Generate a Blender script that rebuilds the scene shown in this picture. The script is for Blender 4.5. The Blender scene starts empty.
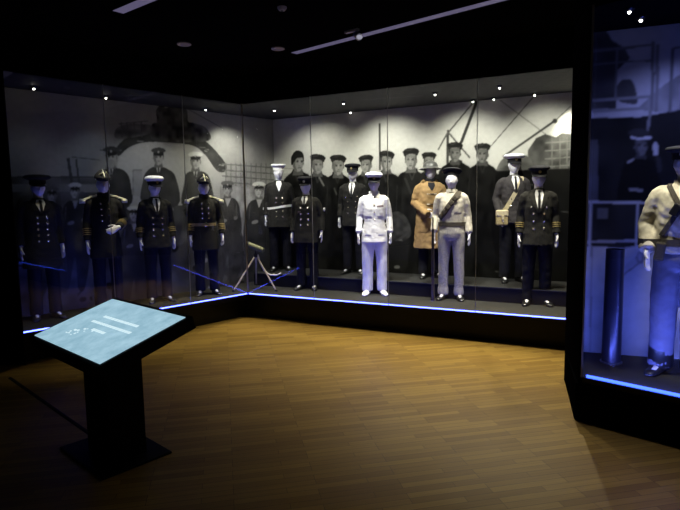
import bpy, math, random
import numpy as np
from mathutils import Vector, Matrix
from mathutils.bvhtree import BVHTree
PI = math.pi
R = math.radians
rnd = random.Random(7)
sc = bpy.context.scene
col = sc.collection

# ---------------------------------------------------------------- measured layout (metres)
S = 1.05
EYE = 1.6 * S
FPX, PITCH, ROLL = 546.3, R(6.065), R(-0.881)
GC = np.array([-1.252, 7.298]) * S            # inner corner of the glass
def unit(deg): return np.array([math.cos(R(deg)), math.sin(R(deg))])
DB, DL, DR = unit(-26.83), unit(227.19), unit(-43.95)
NB = np.array([-DB[1], DB[0]])                 # into the back wing
NL = np.array([DL[1], -DL[0]])                 # into the left wing
NR = np.array([-DR[1], DR[0]])
RC = np.array([1.696, 3.734]) * S              # front corner of the near showcase
PH = .309 * S                                  # plinth height
SOF = 2.83 * S                                 # soffit height
CEIL = 3.2 * S
DEPB, DEPL = 1.437 * S, .851 * S
LENB, LENL = 3.985 * S, 2.765 * S
RISE_V, RISE_Z = .70 * S, .49 * S

fw = np.array([0, math.cos(PITCH), -math.sin(PITCH)])
rt = np.array([1., 0, 0]); up = np.cross(rt, fw)
CR = math.cos(ROLL) * rt + math.sin(ROLL) * up
CU = -math.sin(ROLL) * rt + math.cos(ROLL) * up
def ray(px, py): return fw + (px - 340) / FPX * CR - (py - 255) / FPX * CU
def on_z(px, py, z):
    d = ray(px, py); t = (z - EYE) / d[2]
    return np.array([0, 0, EYE]) + t * d
def on_wall(px, py, Q, n):
    d = ray(px, py); t = (Q @ n) / (d[:2] @ n)
    return np.array([0, 0, EYE]) + t * d
def pb(u, v): return GC + DB * u + NB * v
def pl(u, v): return GC + DL * u + NL * v
def pr(u, v): return RC + DR * u + NR * v
def meet(P, d, Q, e):
    t = np.linalg.solve(np.array([d, -e]).T, Q - P)
    return P + d * t[0]

# ---------------------------------------------------------------- tagging
def tag(o, label=None, cat=None, group=None, kind=None):
    if label: o['label'] = label
    if cat: o['category'] = cat
    if group: o['group'] = group
    if kind: o['kind'] = kind
    return o
def empty(name, loc=(0, 0, 0), rz=0, sc_=1):
    o = bpy.data.objects.new(name, None); col.objects.link(o)
    o.empty_display_size = .1
    o.location = loc; o.rotation_euler = (0, 0, rz); o.scale = (sc_,) * 3
    return o
def link(name, me, mat=None, parent=None):
    o = bpy.data.objects.new(name, me); col.objects.link(o)
    if mat is not None and not len(me.materials): me.materials.append(mat)
    if parent is not None: o.parent = parent
    return o

# ---------------------------------------------------------------- materials
def new_mat(name):
    m = bpy.data.materials.new(name); m.use_nodes = True
    nt = m.node_tree
    return m, nt, nt.nodes['Principled BSDF']
def mat(name, c, rough=.6, metal=0, var=.0, scale=30, bump=0, spec=.5, coat=0):
    m, nt, b = new_mat(name)
    b.inputs['Base Color'].default_value = (*c, 1)
    b.inputs['Roughness'].default_value = rough
    b.inputs['Metallic'].default_value = metal
    b.inputs['Specular IOR Level'].default_value = spec
    if coat: b.inputs['Coat Weight'].default_value = coat
    if var or bump:
        tc = nt.nodes.new('ShaderNodeTexCoord'); n = nt.nodes.new('ShaderNodeTexNoise')
        n.inputs['Scale'].default_value = scale; n.inputs['Detail'].default_value = 4
        nt.links.new(tc.outputs['Object'], n.inputs['Vector'])
        if var:
            r = nt.nodes.new('ShaderNodeValToRGB')
            r.color_ramp.elements[0].position = .3; r.color_ramp.elements[1].position = .7
            r.color_ramp.elements[0].color = (*[x * (1 - var) for x in c], 1)
            r.color_ramp.elements[1].color = (*[min(1, x * (1 + var)) for x in c], 1)
            nt.links.new(n.outputs['Fac'], r.inputs['Fac']); nt.links.new(r.outputs['Color'], b.inputs['Base Color'])
        if bump:
            bp = nt.nodes.new('ShaderNodeBump'); bp.inputs['Strength'].default_value = bump
            bp.inputs['Distance'].default_value = .01
            nt.links.new(n.outputs['Fac'], bp.inputs['Height']); nt.links.new(bp.outputs['Normal'], b.inputs['Normal'])
    return m
def emit(name, c, s):
    m, nt, b = new_mat(name)
    b.inputs['Base Color'].default_value = (.02, .02, .02, 1)
    b.inputs['Emission Color'].default_value = (*c, 1)
    b.inputs['Emission Strength'].default_value = s
    return m
M = {}
M['black'] = mat('black_lacquer', (.003, .003, .004), .5, spec=.12)
M['black_matt'] = mat('black_matt_paint', (.003, .003, .004), .9, spec=0)
M['ceiling'] = mat('black_ceiling_paint', (.003, .003, .0035), .95, spec=0)
M['plinth'] = mat('plinth_laminate', (.004, .004, .006), .4, spec=.2)
M['deck'] = mat('grey_case_deck', (.0125, .0125, .012), .65, var=.2, scale=9)
M['riserface'] = mat('riser_face', (.004, .004, .006), .7, spec=.2)
M['plastic'] = mat('mannequin_plastic', (.68, .67, .7), .38)
M['navy'] = mat('navy_wool', (.007, .007, .0095), .85, var=.25, scale=60, bump=.25, spec=.25)
M['navy_brown'] = mat('black_brown_wool', (.0105, .010, .0085), .85, var=.25, scale=60, bump=.25, spec=.25)
M['greyjacket'] = mat('dark_grey_wool', (.036, .032, .032), .85, var=.2, scale=50, bump=.25, spec=.25)
M['trousers'] = mat('navy_trouser_cloth', (.0045, .0045, .007), .85, var=.2, scale=60, bump=.2, spec=.2)
M['white'] = mat('white_drill_cotton', (.74, .74, .76), .8, var=.05, scale=25, bump=.25)
M['shirt'] = mat('white_shirt_cotton', (.72, .71, .68), .8)
M['cream'] = mat('cream_denim', (.42, .39, .33), .85, var=.2, scale=70, bump=.5)
M['creamtr'] = mat('pale_grey_denim', (.30, .285, .26), .85, var=.28, scale=60, bump=.5)
M['camo'] = mat('mottled_cream_smock', (.5, .45, .34), .85, var=.4, scale=14, bump=.3)
M['smocktr'] = mat('grey_blue_trouser_cloth', (.13, .13, .17), .85, var=.2, scale=16, bump=.3)
M['duffle'] = mat('tan_duffle_wool', (.25, .16, .07), .9, var=.15, scale=24, bump=.4, spec=.2)
M['gold'] = mat('gold_lace', (.34, .26, .11), .45, metal=.5)
M['palegold'] = mat('pale_gold_bullion', (.85, .80, .58), .5, metal=.1, var=.2, scale=150, bump=.5)
M['brass'] = mat('gilt_button_metal', (.85, .80, .66), .22, metal=1)
M['leather'] = mat('black_leather', (.01, .01, .011), .28)
M['webbing'] = mat('dark_khaki_webbing', (.045, .036, .024), .85, var=.3, scale=80, bump=.3)
M['canvas'] = mat('khaki_canvas', (.34, .27, .12), .85, var=.25, scale=50, bump=.3)
M['strap'] = mat('pale_canvas_strap', (.5, .43, .27), .85, var=.1, scale=80)
M['helmet'] = mat('grey_painted_steel', (.09, .09, .085), .35)
M['gunmetal'] = mat('gun_metal', (.03, .03, .035), .35, metal=.8)
M['wood'] = mat('walnut_gun_wood', (.02, .012, .007), .5, var=.3, scale=20)
M['tripod'] = mat('oak_tripod_wood', (.32, .26, .18), .5, var=.2, scale=20)
M['olive'] = mat('olive_paint', (.10, .10, .035), .55)
M['rope'] = mat('white_cord', (.6, .58, .52), .8)
M['shell'] = mat('dark_shell_steel', (.035, .035, .05), .3, metal=.6, var=.3, scale=6)
M['shellring'] = mat('shell_rim_metal', (.3, .3, .32), .3, metal=1)
M['speaker'] = mat('pale_grey_grille', (.5, .48, .5), .7)
M['floorstrip'] = mat('floor_strip_black', (.004, .004, .004), .8)
M['ribbon'] = mat('medal_ribbon_cloth', (.12, .08, .1), .8, var=.9, scale=120)
M['scarf'] = mat('white_silk_scarf', (.7, .7, .68), .6)
M['led'] = emit('blue_white_led', (.072, .095, 1.0), 13)
M['led_blue'] = emit('blue_led', (.04, .095, 1.0), 5)
M['lens'] = emit('downlight_lens', (1, .95, .85), 14)
M['slot'] = emit('dimmed_slot_light', (.30, .26, .48), .3)

def glass_mat():
    m = bpy.data.materials.new('clear_case_glass'); m.use_nodes = True
    nt = m.node_tree; nt.nodes.clear()
    out = nt.nodes.new('ShaderNodeOutputMaterial'); mix = nt.nodes.new('ShaderNodeMixShader')
    tr = nt.nodes.new('ShaderNodeBsdfTransparent'); gl = nt.nodes.new('ShaderNodeBsdfGlossy')
    tr.inputs['Color'].default_value = (.97, .985, .98, 1); gl.inputs['Roughness'].default_value = .0
    lw = nt.nodes.new('ShaderNodeLayerWeight'); lw.inputs['Blend'].default_value = .5
    pw = nt.nodes.new('ShaderNodeMath'); pw.operation = 'POWER'; pw.inputs[1].default_value = 5
    ma = nt.nodes.new('ShaderNodeMath'); ma.operation = 'MULTIPLY_ADD'; ma.inputs[1].default_value = .95; ma.inputs[2].default_value = .03
    L = nt.links.new
    L(lw.outputs['Facing'], pw.inputs[0]); L(pw.outputs[0], ma.inputs[0]); L(ma.outputs[0], mix.inputs[0])
    L(tr.outputs[0], mix.inputs[1]); L(gl.outputs[0], mix.inputs[2]); L(mix.outputs[0], out.inputs[0])
    return m
M['glass'] = glass_mat()

def floor_mat():
    m, nt, b = new_mat('oak_strip_floor')
    N, L = nt.nodes.new, nt.links.new
    tc = N('ShaderNodeTexCoord'); mp = N('ShaderNodeMapping'); mp.inputs['Rotation'].default_value = (0, 0, R(-12))
    L(tc.outputs['Object'], mp.inputs[0])
    br = N('ShaderNodeTexBrick'); br.inputs['Scale'].default_value = 1
    br.inputs['Brick Width'].default_value = .48; br.inputs['Row Height'].default_value = .055
    br.inputs['Mortar Size'].default_value = .0012; br.inputs['Bias'].default_value = -.1
    br.offset = .37; br.offset_frequency = 3
    br.inputs['Color1'].default_value = (.50, .31, .066, 1); br.inputs['Color2'].default_value = (.32, .18, .036, 1)
    br.inputs['Mortar'].default_value = (.07, .035, .012, 1)
    L(mp.outputs[0], br.inputs[0])
    mp2 = N('ShaderNodeMapping'); mp2.inputs['Scale'].default_value = (2, 45, 1); L(mp.outputs[0], mp2.inputs[0])
    ns = N('ShaderNodeTexNoise'); ns.inputs['Scale'].default_value = 1.5; ns.inputs['Detail'].default_value = 6
    L(mp2.outputs[0], ns.inputs[0])
    rp = N('ShaderNodeValToRGB'); rp.color_ramp.elements[0].color = (.68, .68, .68, 1); rp.color_ramp.elements[1].color = (1.2, 1.2, 1.2, 1)
    L(ns.outputs['Fac'], rp.inputs[0])
    mx = N('ShaderNodeMix'); mx.data_type = 'RGBA'; mx.blend_type = 'MULTIPLY'; mx.inputs[0].default_value = 1
    L(br.outputs['Color'], mx.inputs[6]); L(rp.outputs[0], mx.inputs[7]); L(mx.outputs[2], b.inputs['Base Color'])
    b.inputs['Roughness'].default_value = .42; b.inputs['Specular IOR Level'].default_value = .35
    bp = N('ShaderNodeBump'); bp.inputs['Strength'].default_value = .15; bp.inputs['Distance'].default_value = .004
    L(br.outputs['Fac'], bp.inputs['Height']); bp.invert = True; L(bp.outputs[0], b.inputs['Normal'])
    return m
M['floor'] = floor_mat()

def canopy_mat():
    m, nt, b = new_mat('perforated_canopy')
    N, L = nt.nodes.new, nt.links.new
    tc = N('ShaderNodeTexCoord'); vo = N('ShaderNodeTexVoronoi'); vo.inputs['Scale'].default_value = 7; vo.voronoi_dimensions = '2D'
    vo.inputs['Randomness'].default_value = .35
    L(tc.outputs['Object'], vo.inputs['Vector'])
    rp = N('ShaderNodeValToRGB'); rp.color_ramp.interpolation = 'CONSTANT'
    rp.color_ramp.elements[0].color = (.003, .003, .003, 1); rp.color_ramp.elements[1].position = .3
    rp.color_ramp.elements[1].color = (.0115, .0112, .010, 1)
    L(vo.outputs['Distance'], rp.inputs[0]); L(rp.outputs[0], b.inputs['Base Color'])
    b.inputs['Roughness'].default_value = .7
    return m
M['canopy'] = canopy_mat()

def print_mat():
    m, nt, b = new_mat('printed_photograph')
    a = nt.nodes.new('ShaderNodeVertexColor'); a.layer_name = 'Print'
    nt.links.new(a.outputs['Color'], b.inputs['Base Color'])
    b.inputs['Roughness'].default_value = .8; b.inputs['Specular IOR Level'].default_value = .04
    return m
M['print'] = print_mat()

def screen_mat():
    m, nt, b = new_mat('lit_screen')
    N, L = nt.nodes.new, nt.links.new
    tc = N('ShaderNodeTexCoord'); ns = N('ShaderNodeTexNoise')
    ns.inputs['Scale'].default_value = 7; ns.inputs['Detail'].default_value = 7; ns.inputs['Roughness'].default_value = .62
    L(tc.outputs['Object'], ns.inputs['Vector'])
    rp = N('ShaderNodeValToRGB')
    e = rp.color_ramp.elements
    e[0].position = .34; e[0].color = (.26, .45, .56, 1); e[1].position = .72; e[1].color = (.41, .63, .75, 1)
    L(ns.outputs['Fac'], rp.inputs[0])
    b.inputs['Base Color'].default_value = (.02, .02, .02, 1); b.inputs['Roughness'].default_value = .2
    L(rp.outputs[0], b.inputs['Emission Color']); b.inputs['Emission Strength'].default_value = 1
    return m
M['screen'] = screen_mat()
M['text'] = emit('lit_screen_text', (.66, .86, .93), 1)

# ---------------------------------------------------------------- mesh builder
class MB:
    def __init__(s): s.v = []; s.f = []
    def add(s, vs, fs):
        k = len(s.v); s.v += [tuple(map(float, p)) for p in vs]; s.f += [tuple(i + k for i in f) for f in fs]; return s
    def box(s, c, d, rot=None):
        x, y, z = [q / 2 for q in d]
        vs = [(a * x, b * y, e * z) for e in (-1, 1) for a, b in ((-1, -1), (1, -1), (1, 1), (-1, 1))]
        if rot is not None: vs = [rot @ Vector(p) for p in vs]
        return s.add([(p[0] + c[0], p[1] + c[1], p[2] + c[2]) for p in vs],
                     [(3, 2, 1, 0), (4, 5, 6, 7), (0, 1, 5, 4), (1, 2, 6, 5), (2, 3, 7, 6), (3, 0, 4, 7)])
    def prism(s, poly, z0, z1):
        n = len(poly)
        area = sum(poly[i][0] * poly[(i + 1) % n][1] - poly[(i + 1) % n][0] * poly[i][1] for i in range(n))
        if area < 0: poly = poly[::-1]
        vs = [(p[0], p[1], z0) for p in poly] + [(p[0], p[1], z1) for p in poly]
        fs = [tuple(range(n))[::-1], tuple(range(n, 2 * n))] + [(i, (i + 1) % n, n + (i + 1) % n, n + i) for i in range(n)]
        return s.add(vs, fs)
    def loft(s, rings, cap=True):
        n = len(rings[0]); vs = [p for r in rings for p in r]; fs = []
        for k in range(len(rings) - 1):
            for i in range(n):
                j = (i + 1) % n
                fs.append((k * n + i, k * n + j, (k + 1) * n + j, (k + 1) * n + i))
        if cap: fs.append(tuple(range(n))[::-1]); fs.append(tuple(range((len(rings) - 1) * n, len(rings) * n)))
        return s.add(vs, fs)
    def tube(s, pts, rad, n=12, flat=1.0, ref=(0, 1, 0), cap=True):
        pts = [np.array(p, float) for p in pts]
        if np.isscalar(rad): rad = [rad] * len(pts)
        rings = []
        for i, p in enumerate(pts):
            t = pts[min(i + 1, len(pts) - 1)] - pts[max(i - 1, 0)]; t = t / (np.linalg.norm(t) + 1e-12)
            a = np.cross(t, ref)
            if np.linalg.norm(a) < 1e-3: a = np.cross(t, (1, 0, 0))
            a /= np.linalg.norm(a); b = np.cross(t, a)
            rings.append([p + rad[i] * (math.cos(w) * a + flat * math.sin(w) * b) for w in np.linspace(0, 2 * PI, n, endpoint=False)])
        return s.loft(rings, cap)
    def ell(s, c, r, nu=20, nv=12, fn=None):
        rings = []
        for j in range(nv + 1):
            th = PI * j / nv - PI / 2; th = max(-PI / 2 + .02, min(PI / 2 - .02, th)); ring = []
            for i in range(nu):
                ph = 2 * PI * i / nu
                d = np.array([math.cos(th) * math.cos(ph), math.cos(th) * math.sin(ph), math.sin(th)])
                q = d * np.array(r)
                if fn: q = fn(d, q)
                ring.append(q + np.array(c))
            rings.append(ring)
        return s.loft(rings)
    def lathe(s, prof, c=(0, 0, 0), n=24, sx=1, sy=1):
        return s.loft([[(c[0] + r * sx * math.cos(w), c[1] + r * sy * math.sin(w), c[2] + z) for w in np.linspace(0, 2 * PI, n, endpoint=False)] for r, z in prof])
    def mesh(s, name, smooth=None):
        me = bpy.data.meshes.new(name); me.from_pydata(s.v, [], s.f); me.update()
        import bmesh
        b = bmesh.new(); b.from_mesh(me); bmesh.ops.recalc_face_normals(b, faces=b.faces[:]); b.to_mesh(me); b.free()
        if smooth is not None:
            me.polygons.foreach_set('use_smooth', [True] * len(me.polygons))
            if smooth < 180: me.set_sharp_from_angle(angle=R(smooth))
        return me
    def build(s, name, m, parent=None, smooth=None, bevel=0):
        o = link(name, s.mesh(name, smooth), m, parent)
        if bevel:
            b = o.modifiers.new('bevel', 'BEVEL'); b.width = bevel; b.segments = 2; b.limit_method = 'ANGLE'
        return o

def fuse(mb, name, voxel, smooth=2, wrinkle=0, seed=0):
    """One continuous surface out of overlapping closed forms."""
    tmp = bpy.data.objects.new('tmp', mb.mesh('tmp')); col.objects.link(tmp)
    r = tmp.modifiers.new('r', 'REMESH'); r.mode = 'VOXEL'; r.voxel_size = voxel; r.use_smooth_shade = True
    if smooth:
        m = tmp.modifiers.new('s', 'SMOOTH'); m.iterations = smooth; m.factor = .5
    dg = bpy.context.evaluated_depsgraph_get()
    me = bpy.data.meshes.new_from_object(tmp.evaluated_get(dg)); me.name = name
    old = tmp.data
    bpy.data.objects.remove(tmp); bpy.data.meshes.remove(old)
    if wrinkle:
        n = len(me.vertices); co = np.empty(n * 3); me.vertices.foreach_get('co', co); co = co.reshape(-1, 3)
        no = np.empty(n * 3); me.vertices.foreach_get('normal', no); no = no.reshape(-1, 3)
        rs = np.random.RandomState(seed); d = np.zeros(n)
        for k in range(9):
            f = rs.normal(size=3) * np.array([22, 22, 34]); f[2] *= .55 if k % 2 else 1.3
            d += np.sin(co @ f + rs.uniform(0, 6.28) + 1.3 * np.sin(co @ (f[[2, 0, 1]] * .5)))
        co += no * (d / 9 * wrinkle * 2.2)[:, None]
        me.vertices.foreach_set('co', co.ravel()); me.update()
    me.polygons.foreach_set('use_smooth', [True] * len(me.polygons))
    return me

# ================================================================ THE SETTING
MC = meet(pl(0, DEPL), DL, pb(0, DEPB), DB)            # inner corner of the two murals
EB, EL = pb(LENB, 0), pl(LENL, 0)
EBm, ELm = pb(LENB, DEPB), pl(LENL, DEPL)
def struct(o): return tag(o, kind='structure')

struct(MB().box((0, 5, -.05), (16, 18, .1)).build('floor', M['floor']))
struct(MB().box((0, 5, CEIL + .05), (16, 18, .1)).build('ceiling', M['ceiling']))
T = .12
MCo = meet(pl(0, DEPL + .03), DL, pb(0, DEPB + .03), DB); MCo2 = meet(pl(0, DEPL + .03 + T), DL, pb(0, DEPB + .03 + T), DB)
struct(MB().prism([MCo, pb(LENB + .5, DEPB + .03), pb(LENB + .5, DEPB + .03 + T), MCo2], 0, CEIL).build('wall_back', M['black_matt']))
lw0 = on_z(18, 371, 0)[:2]; lw1 = on_z(-140, 371, 0)[:2]
struct(MB().prism([MCo, pl(LENL + .13, DEPL + .03), pl(LENL + .13, DEPL + .03 + T), MCo2], 0, CEIL).build('wall_left', M['black_matt']))
dv = (lw1 - lw0) / np.linalg.norm(lw1 - lw0); nv_ = np.array([dv[1], -dv[0]]); nv_ = nv_ if nv_[1] > 0 else -nv_
w0 = pl(LENL + .012, -.02)
struct(MB().prism([w0, w0 + dv * 3.2, w0 + dv * 3.2 + nv_ * .15, pl(LENL + .012, .12)], 0, CEIL).build('wall_entrance', M['black_matt']))
# black bulkhead above the cases
struct(MB().prism([GC, EB, pb(LENB, .06), meet(pl(0, .06), DL, pb(0, .06), DB)], SOF, CEIL).build('trim_bulkhead_back', M['black_matt']))
struct(MB().prism([GC, EL, pl(LENL, .06), meet(pl(0, .06), DL, pb(0, .06), DB)], SOF, CEIL).build('trim_bulkhead_left', M['black_matt']))

# ================================================================ CORNER SHOWCASE
case = tag(empty('display_case', (*GC, 0)), 'long glass-fronted corner showcase on a black plinth with a thin blue-white light line', 'display case')
def child(mb, name, m, parent, **k):
    """build in world coordinates, then parent without moving"""
    o = mb.build(name, m, parent, **k)
    o.matrix_parent_inverse = Matrix.Translation(parent.location).inverted()
    return o
REC = .075
ci = meet(pl(0, REC), DL, pb(0, REC), DB)
child(MB().prism([ci, pb(LENB, REC), EBm, MC, ELm, pl(LENL, REC)], 0.0, PH - .06), 'plinth_base', M['plinth'], case)
child(MB().prism([GC, EB, EBm, MC, ELm, EL], PH - .06, PH - .012), 'plinth_edge', M['plinth'], case)
c2 = meet(pl(0, .022), DL, pb(0, .022), DB)
child(MB().prism([c2, pb(LENB, .022), EBm, MC, ELm, pl(LENL, .022)], PH - .012, PH), 'deck', M['deck'], case)
# riser along the back wing
ru0 = -.42
rl = pb(ru0, RISE_V); rlb = meet(rl, NB, MC, DB)
child(MB().prism([rl, pb(LENB, RISE_V), EBm, rlb], PH, RISE_Z - .012), 'riser', M['riserface'], case)
child(MB().prism([rl - NB * .008, pb(LENB, RISE_V - .008), EBm, rlb], RISE_Z - .012, RISE_Z), 'riser_top', M['deck'], case)
child(MB().prism([c2, pb(LENB, .022), EBm, MC, ELm, pl(LENL, .022)], SOF, SOF + .05), 'canopy', M['canopy'], case)
# glass panes
GT = .012
bj = [.0, 1.02 * S, 2.035 * S, 3.06 * S, LENB]; lj = [.0, .875 * S, 1.82 * S, LENL]
for js, f in ((bj, pb), (lj, pl)):
    for a, b in zip(js[:-1], js[1:]):
        a2, b2 = a + (.016 if a == 0 else .003), b - .003
        child(MB().prism([f(a2, .003), f(b2, .003), f(b2, .003 + GT), f(a2, .003 + GT)], PH - .012, SOF), 'glass_pane', M['glass'], case)
M['gasket'] = mat('clear_silicone_joint', (.3, .31, .33), .4)
for js, f in ((bj[1:-1], pb), (lj[1:-1], pl)):
    for a in js:
        child(MB().prism([f(a - .0025, .004), f(a + .0025, .004), f(a + .0025, .014), f(a - .0025, .014)], PH, SOF), 'pane_joint', M['gasket'], case)
child(MB().prism([GC + NB * .004, pb(.012, .004), ci * .2 + c2 * .8, pl(.012, .004)], PH, SOF), 'pane_joint', M['gasket'], case)
# light lines at the foot of the glass
for f, l in ((pb, LENB), (pl, LENL)):
    o_ = meet(pl(0, .017), DL, pb(0, .017), DB); i_ = meet(pl(0, .030), DL, pb(0, .030), DB)
    child(MB().prism([o_, f(l, .017), f(l, .030), i_], PH, PH + .014), 'light_line', M['led'], case)
    o_ = meet(pl(0, -.012), DL, pb(0, -.012), DB)
    child(MB().prism([o_, f(l, -.012), f(l, .002), GC + NB * .002 if f is pb else GC + NL * .002], PH - .06, PH + .005), 'led_shield_lip', M['plinth'], case)  # lip added to keep the light line's blue spill off the floor
# end posts and end panels
child(MB().prism([pb(LENB, -.004), pb(LENB + .07, -.004), pb(LENB + .07, DEPB), pb(LENB, DEPB)], 0, SOF + .05), 'end_panel', M['black'], case)
child(MB().prism([pl(LENL, -.02), pl(LENL + .012, -.02), pl(LENL + .012, DEPL), pl(LENL, DEPL)], 0, SOF + .05), 'end_panel', M['black'], case)
def downlight(parent, p, z, lit=True):
    q = MB().lathe([(.034, 0), (.034, -.010), (.024, -.022), (.010, -.026), (.010, 0)], (p[0], p[1], z), 18)
    o = child(q, 'downlight', M['gunmetal'], parent, smooth=30)
    if lit:
        l = MB().ell((p[0], p[1], z - .028), (.0115, .0115, .012), 14, 8).build('downlight_lens', M['lens'], o, smooth=180)
    return o
LAMPS_B = [(.13, .57), (.95, 1.3), (2.42, .585), (2.70, 1.33), (2.97, 1.31), (3.18, .57), (3.47, 1.27), (1.2, .57)]
LAMPS_L = [(1.51, .62), (.15, .6), (2.3, .6)]
for u, v in LAMPS_B: downlight(case, pb(u * S, v * S), SOF)
for u, v in LAMPS_L: downlight(case, pl(u * S, v * S), SOF)

# ================================================================ NEAR SHOWCASE
case2 = tag(empty('display_case', (*RC, 0)), 'nearer showcase at the right with bright blue light line and blue-lit ship photograph', 'display case')
rm0 = pr(-.15 * S, .68 * S); rm1 = pr(.2976 * S, .8768 * S); RMD = (rm1 - rm0) / np.linalg.norm(rm1 - rm0); RMN = np.array([-RMD[1], RMD[0]])
sb = np.array([1.9456, 4.569]) * S; sd = (sb - RC) / np.linalg.norm(sb - RC)
RM0 = meet(RC, sd, rm0, RMD)
RL = 2.6
rf1 = pr(RL, 0); rb1 = meet(rf1, NR, rm0, RMD)
RS = meet(RC, sd, sb, RMD)
def off(P, a, b): return P + DR * a + sd * b
child(MB().prism([off(RC, -.055, -.03), pr(RL, -.03), rb1, RM0 + sd * .03, off(sb, -.03, 0)], 0, PH - .04), 'plinth_base', M['black_matt'], case2)
child(MB().prism([RC, rf1, rb1, RM0], PH - .04, PH), 'deck', M['deck'], case2)
child(MB().prism([RC, rf1, rb1, RM0], SOF, SOF + .05), 'canopy', M['black_matt'], case2)
for a, b in ((0.02, 1.06), (1.066, 2.1), (2.106, RL)):
    child(MB().prism([pr(a, .003), pr(b, .003), pr(b, .015), pr(a, .015)], PH, SOF), 'glass_pane', M['glass'], case2)
child(MB().prism([pr(.02, .017), pr(RL, .017), pr(RL, .034), pr(.02, .034)], PH, PH + .017), 'light_line', M['led_blue'], case2)
child(MB().prism([pr(0, -.012), pr(RL, -.012), pr(RL, .002), pr(0, .002)], PH - .06, PH + .004), 'led_shield_lip', M['plinth'], case2)  # same added lip, shields the floor from the blue line
sn = np.array([-sd[1], sd[0]])
child(MB().prism([RC + sd * .02, sb, sb + sn * .03, RC + sn * .03 + sd * .02], 0, SOF + .05), 'side_panel', M['black_matt'], case2)
child(MB().prism([RC, RC + sd * .02, RC + sd * .02 + sn * .012, RC + sn * .012], PH, SOF), 'corner_strip', M['gasket'], case2)
for u, v in ((.139, .245), (.140, .50)): downlight(case2, pr(u * S, v * S), SOF)
struct(MB().prism([off(RC, 0, 0), pr(RL, 0), pr(RL, .06), RC + sd * .06], SOF, CEIL).build('trim_bulkhead_right', M['black_matt']))
struct(MB().prism([RM0 + RMN * .03, rb1 + RMN * .03, rb1 + RMN * .15, RM0 + RMN * .15], 0, CEIL).build('wall_right', M['black_matt']))
struct(MB().prism([sb, sb + sn * .03, RC + sn * .03 + sd * .02, RC + sd * .02], SOF + .05, CEIL).build('trim_side_panel', M['black_matt']))

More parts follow.
